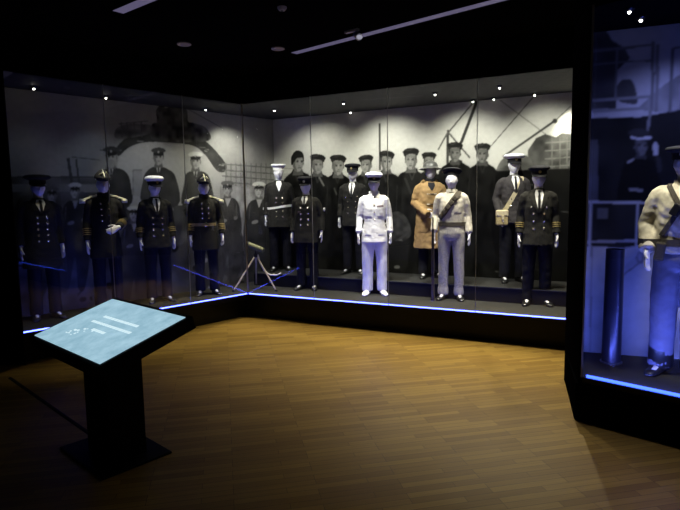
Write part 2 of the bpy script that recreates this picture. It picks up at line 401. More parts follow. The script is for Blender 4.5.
# ================================================================ PHOTO MURALS
def value_noise(x, y, sx, sy, seed):
    rs = np.random.RandomState(seed); g = rs.rand(64, 64)
    fx, fy = x * sx, y * sy; ix, iy = np.floor(fx).astype(int), np.floor(fy).astype(int)
    tx, ty = fx - ix, fy - iy; tx = tx * tx * (3 - 2 * tx); ty = ty * ty * (3 - 2 * ty)
    a = g[ix % 64, iy % 64]; b = g[(ix + 1) % 64, iy % 64]; c = g[ix % 64, (iy + 1) % 64]; d = g[(ix + 1) % 64, (iy + 1) % 64]
    return (a * (1 - tx) + b * tx) * (1 - ty) + (c * (1 - tx) + d * tx) * ty
class Mural:
    """A printed photograph on a board: a fine grid of printed tones in the board's own metres."""
    def __init__(s, P0, D, length, z0, z1, n, step=.008):
        s.P0, s.D, s.n, s.z0, s.len, s.z1 = P0, D, n, z0, length, z1
        s.nu, s.nz = int(length / step) + 1, int((z1 - z0) / step) + 1
        s.U, s.Z = np.meshgrid(np.linspace(0, length, s.nu), np.linspace(z0, z1, s.nz), indexing='ij')
        s.T = np.full(s.U.shape, .5)
    def loc(s, px, py):
        P = on_wall(px, py, s.P0, s.n); return float((P[:2] - s.P0) @ s.D), float(P[2])
    def inside(s, poly):
        q = [s.loc(*p) for p in poly]
        return s.inside_m(q)
    def inside_m(s, q):
        us = [a for a, b in q]; zs = [b for a, b in q]
        ins = np.zeros(s.U.shape, bool)
        i0 = max(0, int((min(us)) / s.len * (s.nu - 1)) - 1); i1 = min(s.nu, int(max(us) / s.len * (s.nu - 1)) + 3)
        j0 = max(0, int((min(zs) - s.z0) / (s.z1 - s.z0) * (s.nz - 1)) - 1); j1 = min(s.nz, int((max(zs) - s.z0) / (s.z1 - s.z0) * (s.nz - 1)) + 3)
        if i1 <= i0 or j1 <= j0: return ins
        U, Z = s.U[i0:i1, j0:j1], s.Z[i0:i1, j0:j1]; r = np.zeros(U.shape, bool)
        for k in range(len(q)):
            (x0, y0), (x1, y1) = q[k], q[(k + 1) % len(q)]
            if y0 == y1: continue
            c = ((y0 > Z) != (y1 > Z)) & (U < (x1 - x0) * (Z - y0) / (y1 - y0) + x0)
            r ^= c
        ins[i0:i1, j0:j1] = r
        return ins
    def fill(s, poly, t, a=1, smooth=True, tex=0, seed=1, ts=(9, 9)):
        if smooth: poly = spline(poly)
        m = s.inside(poly)
        v = t
        if tex: v = t * (1 + tex * (value_noise(s.U, s.Z, ts[0], ts[1], seed) * 2 - 1))
        s.T[m] = (s.T * (1 - a) + v * a)[m]
    def oval(s, cx, cy, rx, ry, t, a=1, rot=0, tex=0, seed=2):
        w = np.linspace(0, 2 * PI, 20, endpoint=False); c, d = math.cos(rot), math.sin(rot)
        s.fill([(cx + rx * math.cos(k) * c - ry * math.sin(k) * d, cy + rx * math.cos(k) * d + ry * math.sin(k) * c) for k in w], t, a, False, tex, seed)
    def line(s, p, q, w, t, a=1):
        p, q = np.array(p, float), np.array(q, float); d = q - p; d /= np.linalg.norm(d); n = np.array([-d[1], d[0]]) * w / 2
        s.fill([tuple(p + n), tuple(q + n), tuple(q - n), tuple(p - n)], t, a, False)
    def head(s, x, y, w, h, look=0, cap='round', skin=.33, dark=.035, capc=None):
        """printed head centred on the face at x,y"""
        capc = dark if capc is None else capc
        s.fill([(x - w * .36, y + h * .3), (x + w * .36, y + h * .3), (x + w * .5, y + h * .72), (x - w * .5, y + h * .72)], skin * .38, smooth=False)
        s.fill([(x - w * .47, y - h * .4), (x - w * .5, y), (x - w * .40, y + h * .28), (x - w * .16, y + h * .5), (x + w * .16, y + h * .5), (x + w * .40, y + h * .28), (x + w * .5, y), (x + w * .47, y - h * .4), (x, y - h * .5)], skin)
        sx = -1 if look >= 0 else 1
        s.fill([(x + sx * w * .5, y - h * .4), (x + sx * w * .20, y - h * .25), (x + sx * w * .26, y + h * .1), (x + sx * w * .12, y + h * .36), (x + sx * w * .12, y + h * .5), (x + sx * w * .42, y + h * .28), (x + sx * w * .52, y)], skin * .5)
        ex = look * w * .14
        s.fill([(x - w * .46, y - h * .36), (x + w * .46, y - h * .36), (x + w * .42, y - h * .22), (x - w * .42, y - h * .22)], skin * .62, .8)
        for k in (-1, 1):
            s.oval(x + ex + k * w * .20, y - h * .08, w * .12, h * .05, skin * .22)
            s.line((x + ex + k * w * .09, y - h * .15), (x + ex + k * w * .33, y - h * .16), h * .035, skin * .2)
        s.line((x + ex, y - h * .08), (x + ex + look * w * .07, y + h * .15), w * .08, skin * 1.2)
        s.line((x + ex - w * .07, y + h * .17), (x + ex + w * .09, y + h * .17), h * .04, skin * .45)
        s.line((x + ex - w * .14, y + h * .28), (x + ex + w * .14, y + h * .28), h * .045, skin * .35)
        s.oval(x + ex * .6, y + h * .40, w * .12, h * .05, skin * 1.12)
        for k in (-1, 1):
            s.oval(x + k * w * .52 - ex * .3, y + h * .02, w * .06, h * .12, skin * .6)
            s.line((x + k * w * .49, y - h * .4), (x + k * w * .50, y - h * .08), w * .1, dark * 2)
        if cap == 'hair':
            s.fill([(x - w * .6, y + h * .12), (x - w * .62, y - h * .35), (x - w * .2, y - h * .72), (x + w * .35, y - h * .66), (x + w * .56, y - h * .34), (x + w * .3, y - h * .3), (x - w * .1, y - h * .28), (x - w * .35, y - h * .05)], dark)
        elif cap == 'round':
            lt = look * .10
            q = [(-.55, -.30), (-.66, -.46), (-.72, -.60), (-.44, -.75), (.05, -.80), (.50, -.75), (.74, -.58), (.66, -.44), (.55, -.30), (.25, -.40), (-.25, -.40)]
            s.fill([(x + w * (a_ * 1.04 - lt * b_ * .5), y + h * (b_ + lt * a_)) for a_, b_ in q], dark)
            s.line((x - w * .56, y - h * (.43 + lt * .5)), (x + w * .56, y - h * (.43 - lt * .5)), h * .045, dark * 3.5, .8)
            s.line((x - w * .18, y - h * .36), (x + w * .16, y - h * .36), h * .05, skin * .7, .7)
            s.fill([(x - w * .5, y - h * .62), (x - w * .2, y - h * .73), (x + w * .2, y - h * .72), (x - w * .1, y - h * .62)], dark * 3, .7)
        elif cap == 'peak':
            s.fill([(x - w * .54, y - h * .24), (x - w * .54, y - h * .5), (x + w * .54, y - h * .5), (x + w * .54, y - h * .24)], dark, smooth=False)
            s.fill([(x - w * .54, y - h * .42), (x - w * .78, y - h * .55), (x - w * .5, y - h * .72), (x, y - h * .78), (x + w * .5, y - h * .72), (x + w * .78, y - h * .55), (x + w * .54, y - h * .42), (x, y - h * .46)], capc)
            s.oval(x + look * w * .1, y - h * .24, w * .5, h * .1, dark * .8)
            s.oval(x, y - h * .45, w * .1, h * .08, .3)
    def finish(s, name, label, grain=.12, seed=3, tint=(1, .97, .90), cmap=None):
        t = s.T * (1 + grain * (value_noise(s.U, s.Z, 31, 31, seed) - .5) + grain * .8 * (value_noise(s.U, s.Z, 3.1, 2.3, seed + 1) - .5))
        # two small blurs: the soft enlargement of an old photograph
        for _ in range(1):
            k = t.copy(); k[1:-1] = (t[:-2] + 2 * t[1:-1] + t[2:]) / 4; t = k
            k = t.copy(); k[:, 1:-1] = (t[:, :-2] + 2 * t[:, 1:-1] + t[:, 2:]) / 4; t = k
        t = np.clip(t, .004, .9)
        rgb = np.stack([t * tint[0], t * tint[1], t * tint[2], np.ones_like(t)], -1) if cmap is None else cmap(t, s)
        nu, nz = s.nu, s.nz
        X = s.P0[0] + s.D[0] * s.U; Y = s.P0[1] + s.D[1] * s.U
        top = np.stack([X, Y, s.Z], -1).reshape(-1, 3)
        idx = np.arange(nu * nz).reshape(nu, nz)
        f = np.stack([idx[:-1, :-1], idx[1:, :-1], idx[1:, 1:], idx[:-1, 1:]], -1).reshape(-1, 4)
        nn = s.n if s.n @ s.P0 > 0 else -s.n
        back = np.array([[*(p + nn * .02), z] for p, z in ((s.P0, s.z0), (s.P0 + s.D * s.len, s.z0), (s.P0 + s.D * s.len, s.z1), (s.P0, s.z1))])
        k = nu * nz; c00, c10, c11, c01 = idx[0, 0], idx[-1, 0], idx[-1, -1], idx[0, -1]
        f2 = [[k + 3, k + 2, k + 1, k]]
        faces = f.tolist() + f2 + [list(idx[:, 0][::-1]) + [k, k + 1], list(idx[:, -1]) + [k + 2, k + 3], list(idx[0, :]) + [k + 3, k], list(idx[-1, :][::-1]) + [k + 1, k + 2]]
        me = bpy.data.meshes.new(name); me.from_pydata(np.vstack([top, back]).tolist(), [], faces); me.update()
        at = me.color_attributes.new('Print', 'FLOAT_COLOR', 'POINT')
        buf = np.vstack([rgb.reshape(-1, 4), np.tile([.05, .05, .05, 1], (4, 1))]).astype(np.float32)
        at.data.foreach_set('color', buf.ravel())
        return tag(link(name, me, M['print']), label, 'mural')
def spline(p, k=5):
    p = np.array(p, float); n = len(p); out = []
    for i in range(n):
        a, b, c, d = p[(i - 1) % n], p[i], p[(i + 1) % n], p[(i + 2) % n]
        for t in np.linspace(0, 1, k, endpoint=False):
            out.append(tuple(.5 * (2 * b + (c - a) * t + (2 * a - 5 * b + 4 * c - d) * t * t + (3 * b - a - 3 * c + d) * t ** 3)))
    return out

#--MURALS--
# back wing: sailors in a row on deck
mb_ = Mural(MC, DB, float((EBm - MC) @ DB), RISE_Z, SOF - .002, NB)
m = mb_
m.T[:] = .48
P = lambda *a, **k: m.fill(list(a), **k)
# hazy harbour at the left
P((270, 175), (300, 172), (300, 215), (270, 215), t=.36, smooth=False)
for y in (168, 176, 184, 193): m.line((276, y), (300, y + 1), 1, .3)
# rigging and gear, upper right
m.line((379.5, 123), (380, 170), 2.2, .05)
m.line((448, 133), (476, 99), 1.6, .1); m.line((477, 101), (461, 143), 3.2, .035)
m.line((448, 130), (447.5, 165), 2.6, .05); m.line((448, 132), (470, 158), 1.8, .09); m.line((448, 132), (438, 150), 1.6, .1)
m.line((500, 100), (548, 136), .9, .15); m.line((491, 146), (535, 95), 1.1, .1); m.line((478, 100), (477, 146), .8, .2)
m.line((503, 157), (556, 120), 2.3, .05); m.line((556, 120), (571, 106), 1, .1); m.oval(555, 121, 2.6, 2.4, .04)
P((528, 150), (536, 138), (545, 134), (556, 137), (562, 133), (572, 134), (572, 190), (528, 190), t=.07, smooth=False, tex=.6, ts=(14, 14))
for y in (143, 151, 159, 167): m.line((545, y), (572, y - 2), 1, .15)
for x in (552, 560, 567): m.line((x, 137), (x, 172), 1, .13)
P((500, 162), (512, 154), (530, 158), (530, 175), (498, 176), t=.09, tex=.5)
# dark deck below everybody
P((300, 200), (420, 190), (470, 172), (575, 168), (575, 310), (270, 310), (270, 230), t=0.0066, smooth=False, tex=.35, ts=(5, 7), seed=8)
P((330, 205), (342, 205), (342, 272), (328, 270), t=.10, smooth=False, tex=.5, ts=(20, 6))
P((335, 232), (341, 232), (340, 268), (334, 268), t=.3, smooth=False, tex=.6, ts=(30, 9))
for k in range(26):
    x = 480 + 92 * rnd.random(); y = 180 + 100 * rnd.random(); m.line((x, y), (x + 4 + 12 * rnd.random(), y + rnd.random() * 2), 1, .02 + .06 * rnd.random())
# bodies
def torso(x, y, w, t, lean=0, bottom=268):
    """shoulders and chest of one printed sailor: x,y at the collar, w the half width"""
    P((x - w * .30, y - 3), (x - w * .42, y), (x - w * .82, y + 4 + lean), (x - w * 1.04, y + 11), (x - w * 1.10, y + 30), (x - w, bottom), (x + w, bottom), (x + w * 1.10, y + 30), (x + w * 1.04, y + 11), (x + w * .82, y + 4 - lean), (x + w * .42, y), (x + w * .30, y - 3), t=t, tex=.5, ts=(12, 8), seed=int(x))
    for k in (-1, 1): m.line((x + k * w * .8, y + 12), (x + k * w * .72, y + 40), 1.2, t * 2.4, .7)
    m.line((x - w * .26, y - 2), (x, y + 9), 1.4, t * 3.2, .8); m.line((x + w * .26, y - 2), (x, y + 9), 1.4, t * 3.2, .8)
torso(482.5, 164, 15, .006); torso(456, 163, 17, .008); torso(429, 171, 12, .012)
torso(297.5, 172, 14, .010, 1); torso(366, 174, 12, .014)
torso(412, 171, 15, .012, -1); torso(386, 173, 14, .010, 1); torso(337.5, 174.5, 14, .007); torso(317.5, 174, 12.5, .011, 1)
m.line((319, 177), (324, 186), 1.6, .16); m.line((334, 188), (337, 195), 1.4, .06); m.line((405, 178), (412, 196), 2.2, .03)
# collars and hands
# seated man with folded arms
P((388, 222), (392, 213), (400, 212), (408, 220), (411, 234), (404, 241), (393, 246), (388, 240), t=.04, tex=.6, ts=(16, 16))
m.line((391, 246), (409, 232), 3, .05); m.line((391, 247), (402, 240), 3, .12); m.oval(389, 247, 2.2, 2.2, .2)
P((388, 246), (404, 242), (407, 268), (388, 268), t=.014); m.oval(397, 267, 3, 1.6, .14)
for x, y, w, h, look, cp in ((298, 163, 11, 17, 1, 'hair'), (317.5, 166, 10.5, 15, .7, 'round'), (338, 167, 11, 15.5, .3, 'round'), (366, 166, 10, 14, -.6, 'round'),
                             (386.5, 163, 10.5, 15.5, .5, 'round'), (411, 161, 11, 16.5, -.4, 'round'), (429, 163, 10, 14, 0, 'round'), (455, 154, 10.5, 15, 0, 'round'), (482.5, 155, 11, 15, -.2, 'round')):
    m.head(x, y, w, h, look, cp, skin=.23 if x < 440 else .14, dark=.012)
m.finish('photo_mural', 'wall-sized sepia photograph of sailors in round caps behind the white-uniformed mannequin', tint=(1, .99, .9))

# left wing: officers before a gun turret
ml_ = Mural(ELm, -DL, float((MC - ELm) @ (-DL)), PH, SOF - .002, NL)
m = ml_
m.T[:] = .27
P((0, 176), (60, 177), (120, 178), (120, 330), (0, 330), t=.10, smooth=False, tex=.5, ts=(7, 9))
P((5, 184), (100, 184), (100, 192), (5, 192), t=.2, smooth=False, tex=.4, ts=(3, 20))
m.line((0, 177), (116, 177), 1.6, .07); m.line((68, 158), (72, 184), 3, .06); m.line((76, 159), (79, 182), 2, .07); m.line((72, 157), (100, 160), 1, .1); m.line((100, 150), (116, 152), 1, .1)
P((116, 196), (118, 160), (124, 148), (140, 139), (180, 138), (204, 146), (222, 165), (222, 210), (116, 210), t=.36)
P((116, 150), (121, 142), (134, 134), (160, 131), (190, 134), (208, 143), (226, 164), (224, 172), (216, 170), (205, 155), (190, 145), (150, 142), (130, 147), (119, 156), t=.04, tex=.4)
P((150, 136), (152, 124), (157, 122), (156, 110), (163, 104), (166, 108), (175, 103), (181, 108), (187, 110), (188, 121), (194, 123), (206, 128), (208, 141), (160, 141), t=.07, tex=.8, ts=(16, 16))
P((116, 129), (128, 124), (150, 125), (152, 133), (118, 139), t=.12, tex=.6, ts=(14, 14))
for x in (121, 127, 134, 141): m.line((x, 122), (x + 1, 137), 1, .09)
m.line((118, 124), (148, 121), 1, .1); m.line((159, 100), (160, 112), 1.4, .06); m.line((170, 97), (170, 106), 1, .06); m.line((186, 108), (222, 128), .9, .12)
for k in range(40):
    x = 118 + 104 * rnd.random(); y = 141 + 60 * rnd.random(); m.line((x, y), (x + 3 + 5 * rnd.random(), y + rnd.random()), .9, .22 + .25 * rnd.random(), .5)
P((133, 170), (142, 170), (142, 196), (133, 196), t=.3, smooth=False); m.line((133, 170), (142, 170), 1, .17); m.line((133, 170), (133, 196), .8, .17)
for y in (164, 170, 176, 182): m.line((222, y), (276, y + 4), 1.2, .12)
for x in range(226, 276, 5): m.line((x, 163), (x, 186), .8, .13)
P((220, 186), (278, 188), (278, 215), (220, 215), t=.3, tex=.4, smooth=False)
P((100, 206), (280, 204), (280, 330), (100, 330), t=.07, smooth=False, tex=.6, ts=(8, 7), seed=12)
for k in range(150):
    x = 14 + 262 * rnd.random(); y = 208 + 95 * rnd.random(); m.oval(x, y, 1 + 2.8 * rnd.random(), 1 + 3 * rnd.random(), .01 + .24 * rnd.random() ** 2, rot=rnd.random() * 3)
def man(x, y, w, cp, capc, dark, body, skin=.3, look=0):
    P(*body, t=dark, tex=.35)
    P((x - w * .3, y + w * .75), (x, y + w * 1.9), (x + w * .3, y + w * .75), t=.38, smooth=False); m.line((x, y + w * .8), (x, y + w * 1.8), w * .16, dark)
    m.head(x, y, w, w * 1.42, look, cp, skin, .03, capc)
man(111, 158, 10.5, 'peak', .05, .04, [(100, 192), (100, 174), (106, 169), (118, 168), (127, 173), (131, 186), (130, 205), (100, 205)])
m.oval(111, 164, 4, 4.5, .25)
man(158.5, 158, 9.5, 'peak', .06, .05, [(143, 180), (148, 170), (157, 166), (168, 169), (176, 178), (178, 205), (143, 205)])
man(195.5, 162, 9.5, 'peak', .55, .05, [(184, 184), (187, 173), (196, 171), (206, 173), (211, 183), (212, 206), (183, 206)])
def sitter(x, y, dark, capc):
    P((x - 13, y + 22), (x - 9, y + 11), (x, y + 8), (x + 9, y + 10), (x + 13, y + 24), (x + 12, y + 46), (x - 14, y + 46), t=dark, tex=.35)
    P((x - 15, y + 40), (x + 12, y + 40), (x + 15, y + 62), (x + 10, y + 96), (x + 3, y + 96), (x, y + 64), (x - 6, y + 96), (x - 14, y + 96), t=dark * .9, tex=.4)
    P((x - 3, y + 7), (x, y + 17), (x + 4, y + 7), t=.4, smooth=False)
    m.oval(x - 4, y + 31, 3.6, 1.8, .24, rot=-.3); m.oval(x + 8, y + 28, 1.8, 1.8, .18); m.line((x - 9, y + 14), (x - 10, y + 28), 1, dark * 2); m.line((x + 9, y + 14), (x + 9, y + 26), 1, dark * 2.2)
    m.head(x, y, 8.6, 12, -.3, 'peak', .42 if capc > .3 else .3, .03, capc)
P((236, 188), (276, 190), (276, 240), (236, 240), t=.34, tex=.5, smooth=False)
sitter(227.5, 190, .05, .12); sitter(259, 191, .045, .72)
for x, y in ((75, 192), (52, 196), (134, 215)): sitter(x, y, .05, .5 if x != 52 else .1)
m.finish('photo_mural', 'wall-sized photograph of officers before a gun turret, behind the cocked-hat mannequins', seed=21, tint=(1, .985, .9))

# near showcase: ship's side, blue sky
mr_ = Mural(RM0 + RMD * .004, RMD, float((rb1 - RM0) @ RMD) - .01, PH, SOF - .002, RMN)
m = mr_
m.T[:] = .32
P((585, 20), (606, 30), (612, 40), (625, 48), (630, 58), (622, 66), (616, 72), (616, 110), (585, 112), t=.05, smooth=False, tex=.4)
P((617, 100), (618, 84), (626, 79), (633, 82), (637, 96), (636, 104), t=.05)
P((640, 106), (668, 82), (690, 74), (690, 110), (640, 110), t=.16, tex=.4)
P((585, 118), (640, 117), (690, 108), (700, 108), (700, 210), (585, 210), t=.014, smooth=False, tex=.5, ts=(6, 6))
P((585, 140), (598, 140), (598, 205), (585, 205), t=.07, smooth=False, tex=.4)
for a, b, w, t in (((592, 51), (653, 45), 2.4, .12), ((592, 65), (653, 60), 2, .12), ((592, 101), (650, 97), 3, .17), ((592, 111), (648, 108), 3.2, .17), ((617, 47), (615, 98), 2.2, .13), ((653, 41), (652, 110), 3.4, .12), ((658, 44), (656, 112), 3.6, .14),
                   ((673, 48), (670, 112), 3, .1), ((673, 48), (690, 47), 2.6, .1), ((672, 82), (690, 81), 2.4, .12), ((651, 108), (646, 140), 3, .15)):
    m.line(a, b, w, t)
# saluting sailor
P((620, 205), (622, 170), (630, 160), (641, 156), (652, 160), (658, 172), (662, 205), t=.008)
m.head(641, 147, 12, 17, .6, 'round', .12, .02); m.oval(641, 137.5, 11, 2.2, .45, rot=.03); m.oval(639, 133, 10.5, 4.5, .03)
P((654, 155), (653, 146), (655, 142), (658, 145), (658, 154), t=.4); m.line((627, 163), (634, 159), 2, .3); m.line((629, 190), (643, 190), 3, .22)
m.line((658, 156), (660, 172), 5, .03)
# hull and deck rail
P((585, 246), (612, 246), (622, 250), (668, 238), (700, 232), (700, 400), (585, 400), t=.46, smooth=False, tex=.12)
P((585, 203), (700, 203), (700, 240), (668, 241), (622, 248), (585, 246), t=.025, smooth=False, tex=.4)
P((597, 208), (608, 208), (608, 219), (597, 219), t=.12, smooth=False)
m.line((585, 202), (665, 203), 2.6, .42); m.line((585, 242), (665, 240), 2.6, .36)
for x in (590, 637): m.line((x + 1, 201), (x - 1, 246), 3, .38)
m.line((622, 272), (655, 246), 7, .4); m.line((622, 276), (655, 251), 1.6, .16); m.oval(640, 258, 4, 6, .2); m.oval(640, 257, 2.2, 4, .4)
m.line((592, 246), (590, 352), 1.5, .2)
m.finish('photo_mural', 'blue-lit photograph of a ship side with rails and a saluting sailor, behind the shell casing', seed=33, tint=(.93, .95, 1))
#--END MURALS--

# ================================================================ MANNEQUINS
def head_fn(d, q):
    x, y, z = d; q = q.copy(); f = max(0, -y)
    q[0] *= 1 - .20 * max(0, -z) ** 1.2 - .02 * max(0, z)          # jaw narrower than the skull
    q[1] -= .006 * f * math.exp(-((z - .12) / .14) ** 2) * (1 - min(1, abs(x) * 1.2))      # brow
    q[1] += .008 * f * math.exp(-((z + .02) / .10) ** 2) * math.exp(-((abs(x) - .38) / .16) ** 2)   # eye hollows
    q[1] -= .021 * f * math.exp(-((z + .20) / .15) ** 2) * math.exp(-(x / .13) ** 2)       # nose
    q[1] -= .007 * f * math.exp(-((z + .52) / .07) ** 2) * math.exp(-(x / .25) ** 2)       # lips
    q[1] -= .009 * f * math.exp(-((z + .82) / .13) ** 2) * math.exp(-(x / .3) ** 2)        # chin
    q[0] += math.copysign(.010, x) * math.exp(-((z + .08) / .2) ** 2) * math.exp(-((y - .05) / .16) ** 2) * min(1, abs(x))  # ears
    return q
SH = np.array([.155, .005, 1.352])
ARM_DOWN = dict(el=(.212, .03, 1.10), wr=(.228, -.035, .865), hd=(.02, -.10, -1), pn=(-1, -.25, 0), curl=.35)
def arm(**k):
    a = dict(ARM_DOWN); a.update(k)
    for q in ('el', 'wr'): a[q] = (a[q][0] * .95, a[q][1], a[q][2])
    return a
def side(p, s): return np.array([p[0] * s, p[1], p[2]], float)
def add_hand(mb, wr, hd, pn, curl, s):
    """palm, four unequal bent fingers and a thumb leaving the side of the palm"""
    d = np.array(hd, float); d /= np.linalg.norm(d)
    n = np.array(pn, float); n -= d * (n @ d); n /= np.linalg.norm(n)       # palm normal (the way fingers curl)
    a = np.cross(n, d) * s                                                  # across, thumb side positive for forward
    if a[1] > 0.0 and abs(a[1]) > .4: a = -a                                # thumb towards the front of the body
    w = np.array(wr, float)
    ring = []
    for t, wd, th in ((-.03, .024, .022), (.0, .026, .019), (.03, .036, .016), (.065, .040, .014), (.09, .038, .012)):
        ring.append([w + d * t + a * wd * math.cos(q) + n * th * math.sin(q) for q in np.linspace(0, 2 * PI, 14, endpoint=False)])
    mb.loft(ring)
    for k, (o, L) in enumerate(((.031, .070), (.0105, .080), (-.0105, .074), (-.031, .058))):
        p = w + d * .078 + a * o; dd = d + a * o * 1.5; pts = [p - d * .01]; q = p; ang = curl * (.55 + .12 * k)
        for seg in (.45, .32, .23):
            dd = dd / np.linalg.norm(dd); q = q + dd * L * seg; pts.append(q)
            dd = dd * math.cos(ang) + n * math.sin(ang)
        mb.tube(pts, [.0105, .0105, .0095, .0078], 8)
    th = w + d * .015 + a * .024; td = d * .62 + a * .72 + n * .25; td /= np.linalg.norm(td)
    p1 = th + td * .042; td2 = d * .85 + a * .25 + n * .4; td2 /= np.linalg.norm(td2); p2 = p1 + td2 * .03; p3 = p2 + (td2 + n * .2) * .022
    mb.tube([th - td * .012, p1, p2, p3], [.0135, .0125, .0108, .0085], 8)
def body_mesh(arms, turn=0, nod=0):
    mb = MB()
    hb = MB().ell((0, 0, 0), (.074, .094, .117), 40, 26, head_fn)
    rot = Matrix.Rotation(turn, 3, 'Z') @ Matrix.Rotation(nod, 3, 'X')
    hb.v = [tuple(rot @ Vector(p) + Vector((0, -.012, 1.568))) for p in hb.v]
    mb.add(hb.v, hb.f)
    mb.tube([(0, .012, 1.36), (0, .006, 1.44), (0, -.002, 1.53)], [.062, .052, .05], 16)
    mb.loft([[(hw * math.cos(w), y + hd * math.sin(w), z) for w in np.linspace(0, 2 * PI, 24, endpoint=False)] for z, hw, hd, y in
             ((.80, .09, .07, 0), (.86, .15, .1, 0), (.94, .155, .105, 0), (1.05, .13, .09, 0), (1.22, .155, .105, 0), (1.32, .16, .09, 0), (1.385, .12, .065, .005), (1.42, .06, .05, .008))])
    for s, a in zip((-1, 1), arms):
        el, wr = side(a['el'], s), side(a['wr'], s)
        mb.tube([side((.13, 0, 1.36), s), side(SH, s), (side(SH, s) + el) / 2, el, (el + wr) / 2, wr], [.05, .05, .043, .037, .034, .023], 12)
        add_hand(mb, wr, side(a['hd'], s), side(a['pn'], s), a['curl'], s)
        mb.tube([(s * .085, 0, .90), (s * .09, -.005, .68), (s * .095, -.012, .48), (s * .1, .005, .26), (s * .102, .012, .07)], [.085, .075, .05, .045, .033], 12)
        mb.tube([(s * .102, .03, .045), (s * .112, -.05, .04), (s * .125, -.13, .03)], [.035, .036, .024], 10, .8)
    return fuse(mb, 'body', .0065, 1)
TORSO = ((.135, 1.40, .070, .058, .008), )
def jacket_mesh(arms, hem=.78, flare=1.0, fat=.97, sleeve=1.0, cuff_end=.02, wrinkle=.003, seed=0, boxy=0):
    mb = MB()
    prof = [(1.445, .062, .058, .005), (1.425, .078, .066, .006), (1.40, .116, .080, .008), (1.365, .148, .098, .008), (1.30, .165, .118, .004), (1.22, .168, .124, 0),
            (1.12, .165 + .012 * boxy, .121, 0), (1.04, .156 + .026 * boxy, .116, 0), (.96, .165 + .024 * boxy, .121, 0), (.88, .177 + .016 * boxy, .130, 0)]
    prof = [p for p in prof if p[0] > hem + .03]
    k = (0.88 - hem) * .10
    prof.append((hem, (.182 + max(0, k)) * flare if hem < .9 else .168, (.136 + max(0, k)) * flare if hem < .9 else .122, 0))
    mb.loft([[(fat * hw * math.copysign(abs(math.cos(w)) ** .85, math.cos(w)), y + fat * hd * math.copysign(abs(math.sin(w)) ** .9, math.sin(w)), z) for w in np.linspace(0, 2 * PI, 40, endpoint=False)] for z, hw, hd, y in prof])
    for s, a in zip((-1, 1), arms):
        el, wr = side(a['el'], s), side(a['wr'], s); sh = side(SH, s); dirn = (wr - el) / np.linalg.norm(wr - el)
        end = wr - dirn * cuff_end
        mb.tube([side((.085, .004, 1.372), s), side((.132, .004, 1.360), s), sh + (0, 0, -.010), (sh * .72 + el * .28) + np.array([s * .004, 0, 0]), sh * .35 + el * .65, el, (el + end) / 2, end],
                [q * sleeve for q in (.046, .055, .061, .061, .057, .053, .049, .047)], 18)
    return fuse(mb, 'jacket', .0095, 3, wrinkle, seed)
LEGX = .095
def trouser_mesh(wide=1.0, top=1.0, wrinkle=.003, seed=0, end=.055):
    mb = MB()
    mb.loft([[(hw * math.cos(w), hd * math.sin(w), z) for w in np.linspace(0, 2 * PI, 28, endpoint=False)] for z, hw, hd in ((top, .150, .108), (.95, .162, .118), (.88, .172, .124), (.82, .165, .115), (.79, .12, .09))])
    for s in (-1, 1):
        mb.tube([(s * .088, 0, .90), (s * .09, -.002, .76), (s * .095, -.004, .6), (s * .1, -.006, .47), (s * .102, .002, .25), (s * .104, .006, end)],
                [.092, .092 * wide ** .5, .082 * wide, .075 * wide, .071 * wide, .073 * wide], 18)
    return fuse(mb, 'trousers', .0095, 2, wrinkle, seed)
def shoe_mesh(s, boot=False):
    mb = MB(); c = math.cos(R(14)); n_ = math.sin(R(14)) * s
    def tr(y, x): return (s * .104 + x * c - y * n_ * -1 * -1, y * c + x * n_ * 0 + .0)
    rings = []
    for y, w, h in ((.075, .020, .03), (.06, .033, .065), (.03, .038, .085), (-.01, .038, .082), (-.06, .042, .062), (-.11, .047, .048), (-.155, .044, .040), (-.185, .030, .030), (-.197, .012, .016)):
        x0 = s * .104 - y * math.tan(R(14)) * s
        ring = []
        for q in np.linspace(0, 2 * PI, 16, endpoint=False):
            zz = math.sin(q); ring.append((x0 + w * math.copysign(abs(math.cos(q)) ** .7, math.cos(q)), y, h / 2 + h / 2 * math.copysign(abs(zz) ** .6, zz) + .001))
        rings.append(ring)
    mb.loft(rings)
    top = .16 if boot else .1
    mb.tube([(s * .104, .03, .05), (s * .103, .022, top)], [.042, .044], 14)
    return fuse(mb, 'shoe', .0055, 2)
SHOES = {}
def shoes(root, m, boot=False):
    for s in (-1, 1):
        k = (s, boot, m.name)
        if k not in SHOES: SHOES[k] = shoe_mesh(s, boot); SHOES[k].materials.append(m)
        link('boot' if boot else 'shoe', SHOES[k], None, root)

